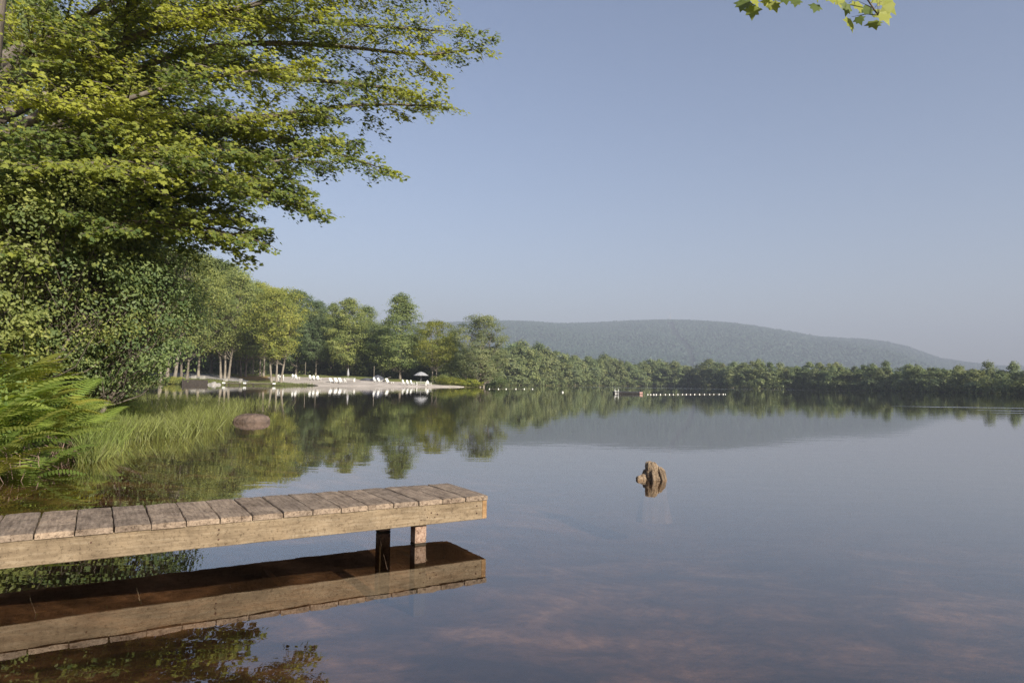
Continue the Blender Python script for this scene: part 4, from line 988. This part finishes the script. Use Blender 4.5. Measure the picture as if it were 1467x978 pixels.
# dark heap under a cover, driftwood
hp = lump('covered_heap', 33, [(1.7, 0), (1.6, .3), (1.1, .8), (.55, 1.15), (.1, 1.3)], 22, .7, .09, M['tarp']); hp.location = gpt(541, 146); tag(hp, 'dark grey covered heap behind the pair of white chairs', 'heap')
lh = lump('covered_heap', 34, [(1.9, 0), (1.7, .25), (1.0, .42), (.1, .5)], 22, .5, .09, M['tarp']); lh.location = gpt(527, 147); tag(lh, 'low dark heap between the long bench and the taller covered heap', 'heap')
mb = MB(); mb.tube([(0, 0, 0.1), (1.0, 0, .7), (2.1, .2, 1.15)], [.09, .07, .03], 6, wob=.1); mb.tube([(1.0, 0, .7), (1.3, .1, .4), (1.5, .2, .0)], [.05, .04, .03], 5); dw = mb.build('driftwood_log', M['palebark']); dw.location = gpt(546, 144.5); tag(dw, 'pale bare branch leaning up right of the covered heap', 'branch')
for px, Y, h, lb in ((437, 158, 3.1, 'thin pale pole behind the trio of chairs'), (535.5, 152, 2.9, 'thin pale pole rising left of the covered heap')):
    mb = MB(); mb.tube([(0, 0, -.1), (0.02, 0, h)], [.07, .055], 8); o = mb.build('wooden_pole', M['palebark']); o.location = gpt(px, Y); tag(o, lb, 'pole')

# ------------------------------------------------------------ far left bank: wall, rocks, low docks, frames
wl = empty('timber_wall', (0, 0, 0), 0, 'dark timber retaining wall on the water left of the low docks', 'wall')
a = Vector((*cz(264, 116.5), 0)); b = Vector((*cz(298, 116.5), 0)); wl.location = a; L = (b-a).length; wl.rotation_euler = (0, 0, math.atan2(b.y-a.y, b.x-a.x))
for k in range(4): mb = MB(); mb.box((L/2, 0, .02+k*.235), (L-.1*(k == 3), .22+.01*(k % 2), .225), 0, .015); mb.build('wall_timber', M['darkwood'], wl)
mb = MB(); mb.box((-.15, -.02, .35), (.28, .3, 1.3), 0, .02); mb.build('wall_post', M['darkwood'], wl)
random.seed(14)
for k, (px, Y, s, lb) in enumerate([(300.5, 116.2, .40, 'leftmost pale rock of the pile at the end of the timber wall'), (305, 115.8, .52, 'largest pale rock in the middle of the pile beside the timber wall'), (309.5, 116.4, .40, 'right pale rock of the pile left of the low docks'), (307, 117.2, .5, 'pale rock lying on top at the back of the pile'), (313, 117, .42, 'smallest pale rock at the right end of the pile')]):
    o = lump('pile_rock', 50+k, [(s*.9, -.35), (s, 0), (s*.9, s*.35), (s*.6, s*.7), (s*.15, s*.8)], 12, .85, .16, M['palerock']); o.location = (col(px, Y), Y, .0 if k != 3 else .15); tag(o, lb, 'rock', 'rock pile by the timber wall')
for px, Y, w, lb in ((278, 131, 1.0, 'left pale stone block beside the gravel path'), (290.5, 131, 1.1, 'middle pale stone block beside the gravel path'), (323.5, 129.5, .85, 'right pale stone block near the pale stemmed tree'), (345, 127, .6, 'upright pale stone block at the head of the low dock')):
    mb = MB(); mb.box((0, 0, .3), (w, .6, .62 if w > .7 else .95), .1, .06, .93); o = mb.build('stone_block', M['palerock']); p = gpt(px, Y); o.location = (p.x, p.y, p.z-.05); tag(o, lb, 'stone block', 'pale stone blocks')
for (p0, p1, Y, lb, bl) in ((321, 345, 115.5, 'left one of two low timber docks at the far left shore', (321,)), (351, 393, 115.5, 'right longer one of two low timber docks at the far left shore', (351, 393))):
    x0, x1 = col(p0, Y), col(p1, Y); d_ = empty('low_dock', (x0, Y, 0), 0, lb, 'dock'); L = x1-x0
    mb = MB(); k = 0
    while k*.2 < L: mb.box((k*.2+.1, .6, .42), (.185, 1.2, .05), 0, .004); k += 1
    mb.build('deck', M['greywood'], d_); mb = MB(); mb.box((L/2, .02, .33), (L, .05, .13), 0, .004); mb.build('side_beam', M['darkwood'], d_)
    for x in (.15, L*.28, L-.15): mb = MB(); mb.box((x, .12, -.1), (.12, .12, .9), 0, .01); mb.build('post', M['darkwood'], d_)
    for q in bl: mb = MB(); mb.box((col(q, Y)-x0, -.07, .38), (.5, .14, .26), 0, .03); mb.build('bumper', M['white'], d_)
def frame(px0, px1, Y, zt, zb, lb, rails):
    x0, x1 = col(px0, Y), col(px1, Y); t = empty('play_frame', (x0, Y, hz(x0, Y)), 0, lb, 'frame'); L = x1-x0
    for x in np.linspace(0, L, 3): mb = MB(); mb.tube([(x, 0, -.2), (x, 0, zt)], .075, 8); mb.build('post', M['palebark'], t)
    for z in rails: mb = MB(); mb.tube([(0, 0, z), (L, 0, z)], .06, 6); mb.build('rail', M['palebark'], t)
frame(304, 335, 160, 2.7, 0, 'tall pale post and rail frame behind the path trees, left of two', (.5, 1.6, 2.65)); frame(340, 377, 160, 2.9, 0, 'tall pale post and rail frame behind the brown ground, right of two', (.45, 1.7, 2.85))
mb = MB(); mb.tube([(0, 0, .75), (9.5, 0, .75)], .07, 6); 
for x in (0, 2.4, 4.8, 7.2, 9.5): mb.tube([(x, 0, -.1), (x, 0, .8)], .07, 6)
o = mb.build('rail_fence', M['palebark']); X = col(247, 168); o.location = (X, 168, hz(X, 168)); tag(o, 'low pale rail fence beyond the gravel path behind the leaning forked tree', 'fence')
# dark shed and small boat glimpsed at the left
sh = empty('dark_shed', (col(213, 150), 150, hz(col(213, 150), 150)), .1, 'dark shed half hidden behind the trees at the far left of the bank', 'shed')
M['shed'] = solid('dark_boards', (.035, .036, .045), (.06, .06, .07), 2, .8, .3, 6, (6, 6, .4))
mb = MB(); mb.box((0, 1.5, 1.1), (2.6, 3, 2.3), 0, .02); mb.build('wall', M['shed'], sh)
mb = MB(); mb.add([(-1.5, -.2, 2.2), (1.5, -.2, 2.2), (1.5, 3.2, 2.2), (-1.5, 3.2, 2.2), (-1.5, 1.5, 3.1), (1.5, 1.5, 3.1)], [(0, 1, 5, 4), (2, 3, 4, 5), (0, 4, 3), (1, 2, 5), (3, 2, 1, 0)]); mb.build('roof', M['tarp'], sh)
mb = MB(); mb.box((.5, -.02, .95), (.85, .06, 1.9), 0, .01); mb.build('door', M['darkwood'], sh)

# ------------------------------------------------------------ air
mb = MB(); mb.box((0, 1500, 245), (13000, 8000, 500)); hzo = mb.build('haze', None)
m, nt, out = nmat('haze_air'); pv = N(nt, 'ShaderNodeVolumePrincipled'); pv.inputs['Color'].default_value = (.455, .51, .635, 1); pv.inputs['Density'].default_value = 3.9e-4; pv.inputs['Anisotropy'].default_value = 0.0
nt.links.new(pv.outputs[0], out.inputs['Volume']); hzo.data.materials.append(m); tag(hzo, kind='stuff'); m.volume_intersection_method if hasattr(m, 'volume_intersection_method') else None

# ------------------------------------------------------------ light
AZ, EL = R(141), R(24)
world = bpy.data.worlds.new('World'); scene.world = world; world.use_nodes = True; wt = world.node_tree
bg = wt.nodes['Background']; sky = wt.nodes.new('ShaderNodeTexSky'); sky.sky_type = 'NISHITA'; sky.sun_disc = False; sky.sun_elevation = EL; sky.sun_rotation = AZ; sky.air_density = 1.0; sky.dust_density = 1.2; sky.ozone_density = 1.5
wt.links.new(mul(wt, sky.outputs[0], (1.10, .98, 1.0)), bg.inputs[0]); bg.inputs[1].default_value = .066
ld = bpy.data.lights.new('sun', 'SUN'); ld.energy = 5.0; ld.angle = R(.6); ld.color = (1, .93, .80); so = bpy.data.objects.new('sun', ld); C.objects.link(so)
sd = Vector((math.sin(AZ)*math.cos(EL), math.cos(AZ)*math.cos(EL), math.sin(EL))); so.rotation_euler = sd.to_track_quat('Z', 'Y').to_euler(); so.location = (30, -10, 40)

scene.view_settings.view_transform = 'Standard'; scene.view_settings.look = 'None'; scene.view_settings.gamma = 1; scene.view_settings.exposure = 1.25
cy_ = scene.cycles; cy_.use_denoising = True; cy_.denoiser = 'OPENIMAGEDENOISE'; cy_.denoising_prefilter = 'NONE'; cy_.denoising_input_passes = 'RGB_ALBEDO_NORMAL'; cy_.max_bounces = 8; cy_.transparent_max_bounces = 8; cy_.diffuse_bounces = 7; cy_.glossy_bounces = 3; cy_.transmission_bounces = 7; cy_.volume_bounces = 0; cy_.caustics_reflective = False; cy_.caustics_refractive = False
cy_.sample_clamp_indirect = 5
print('objects', len(bpy.data.objects))
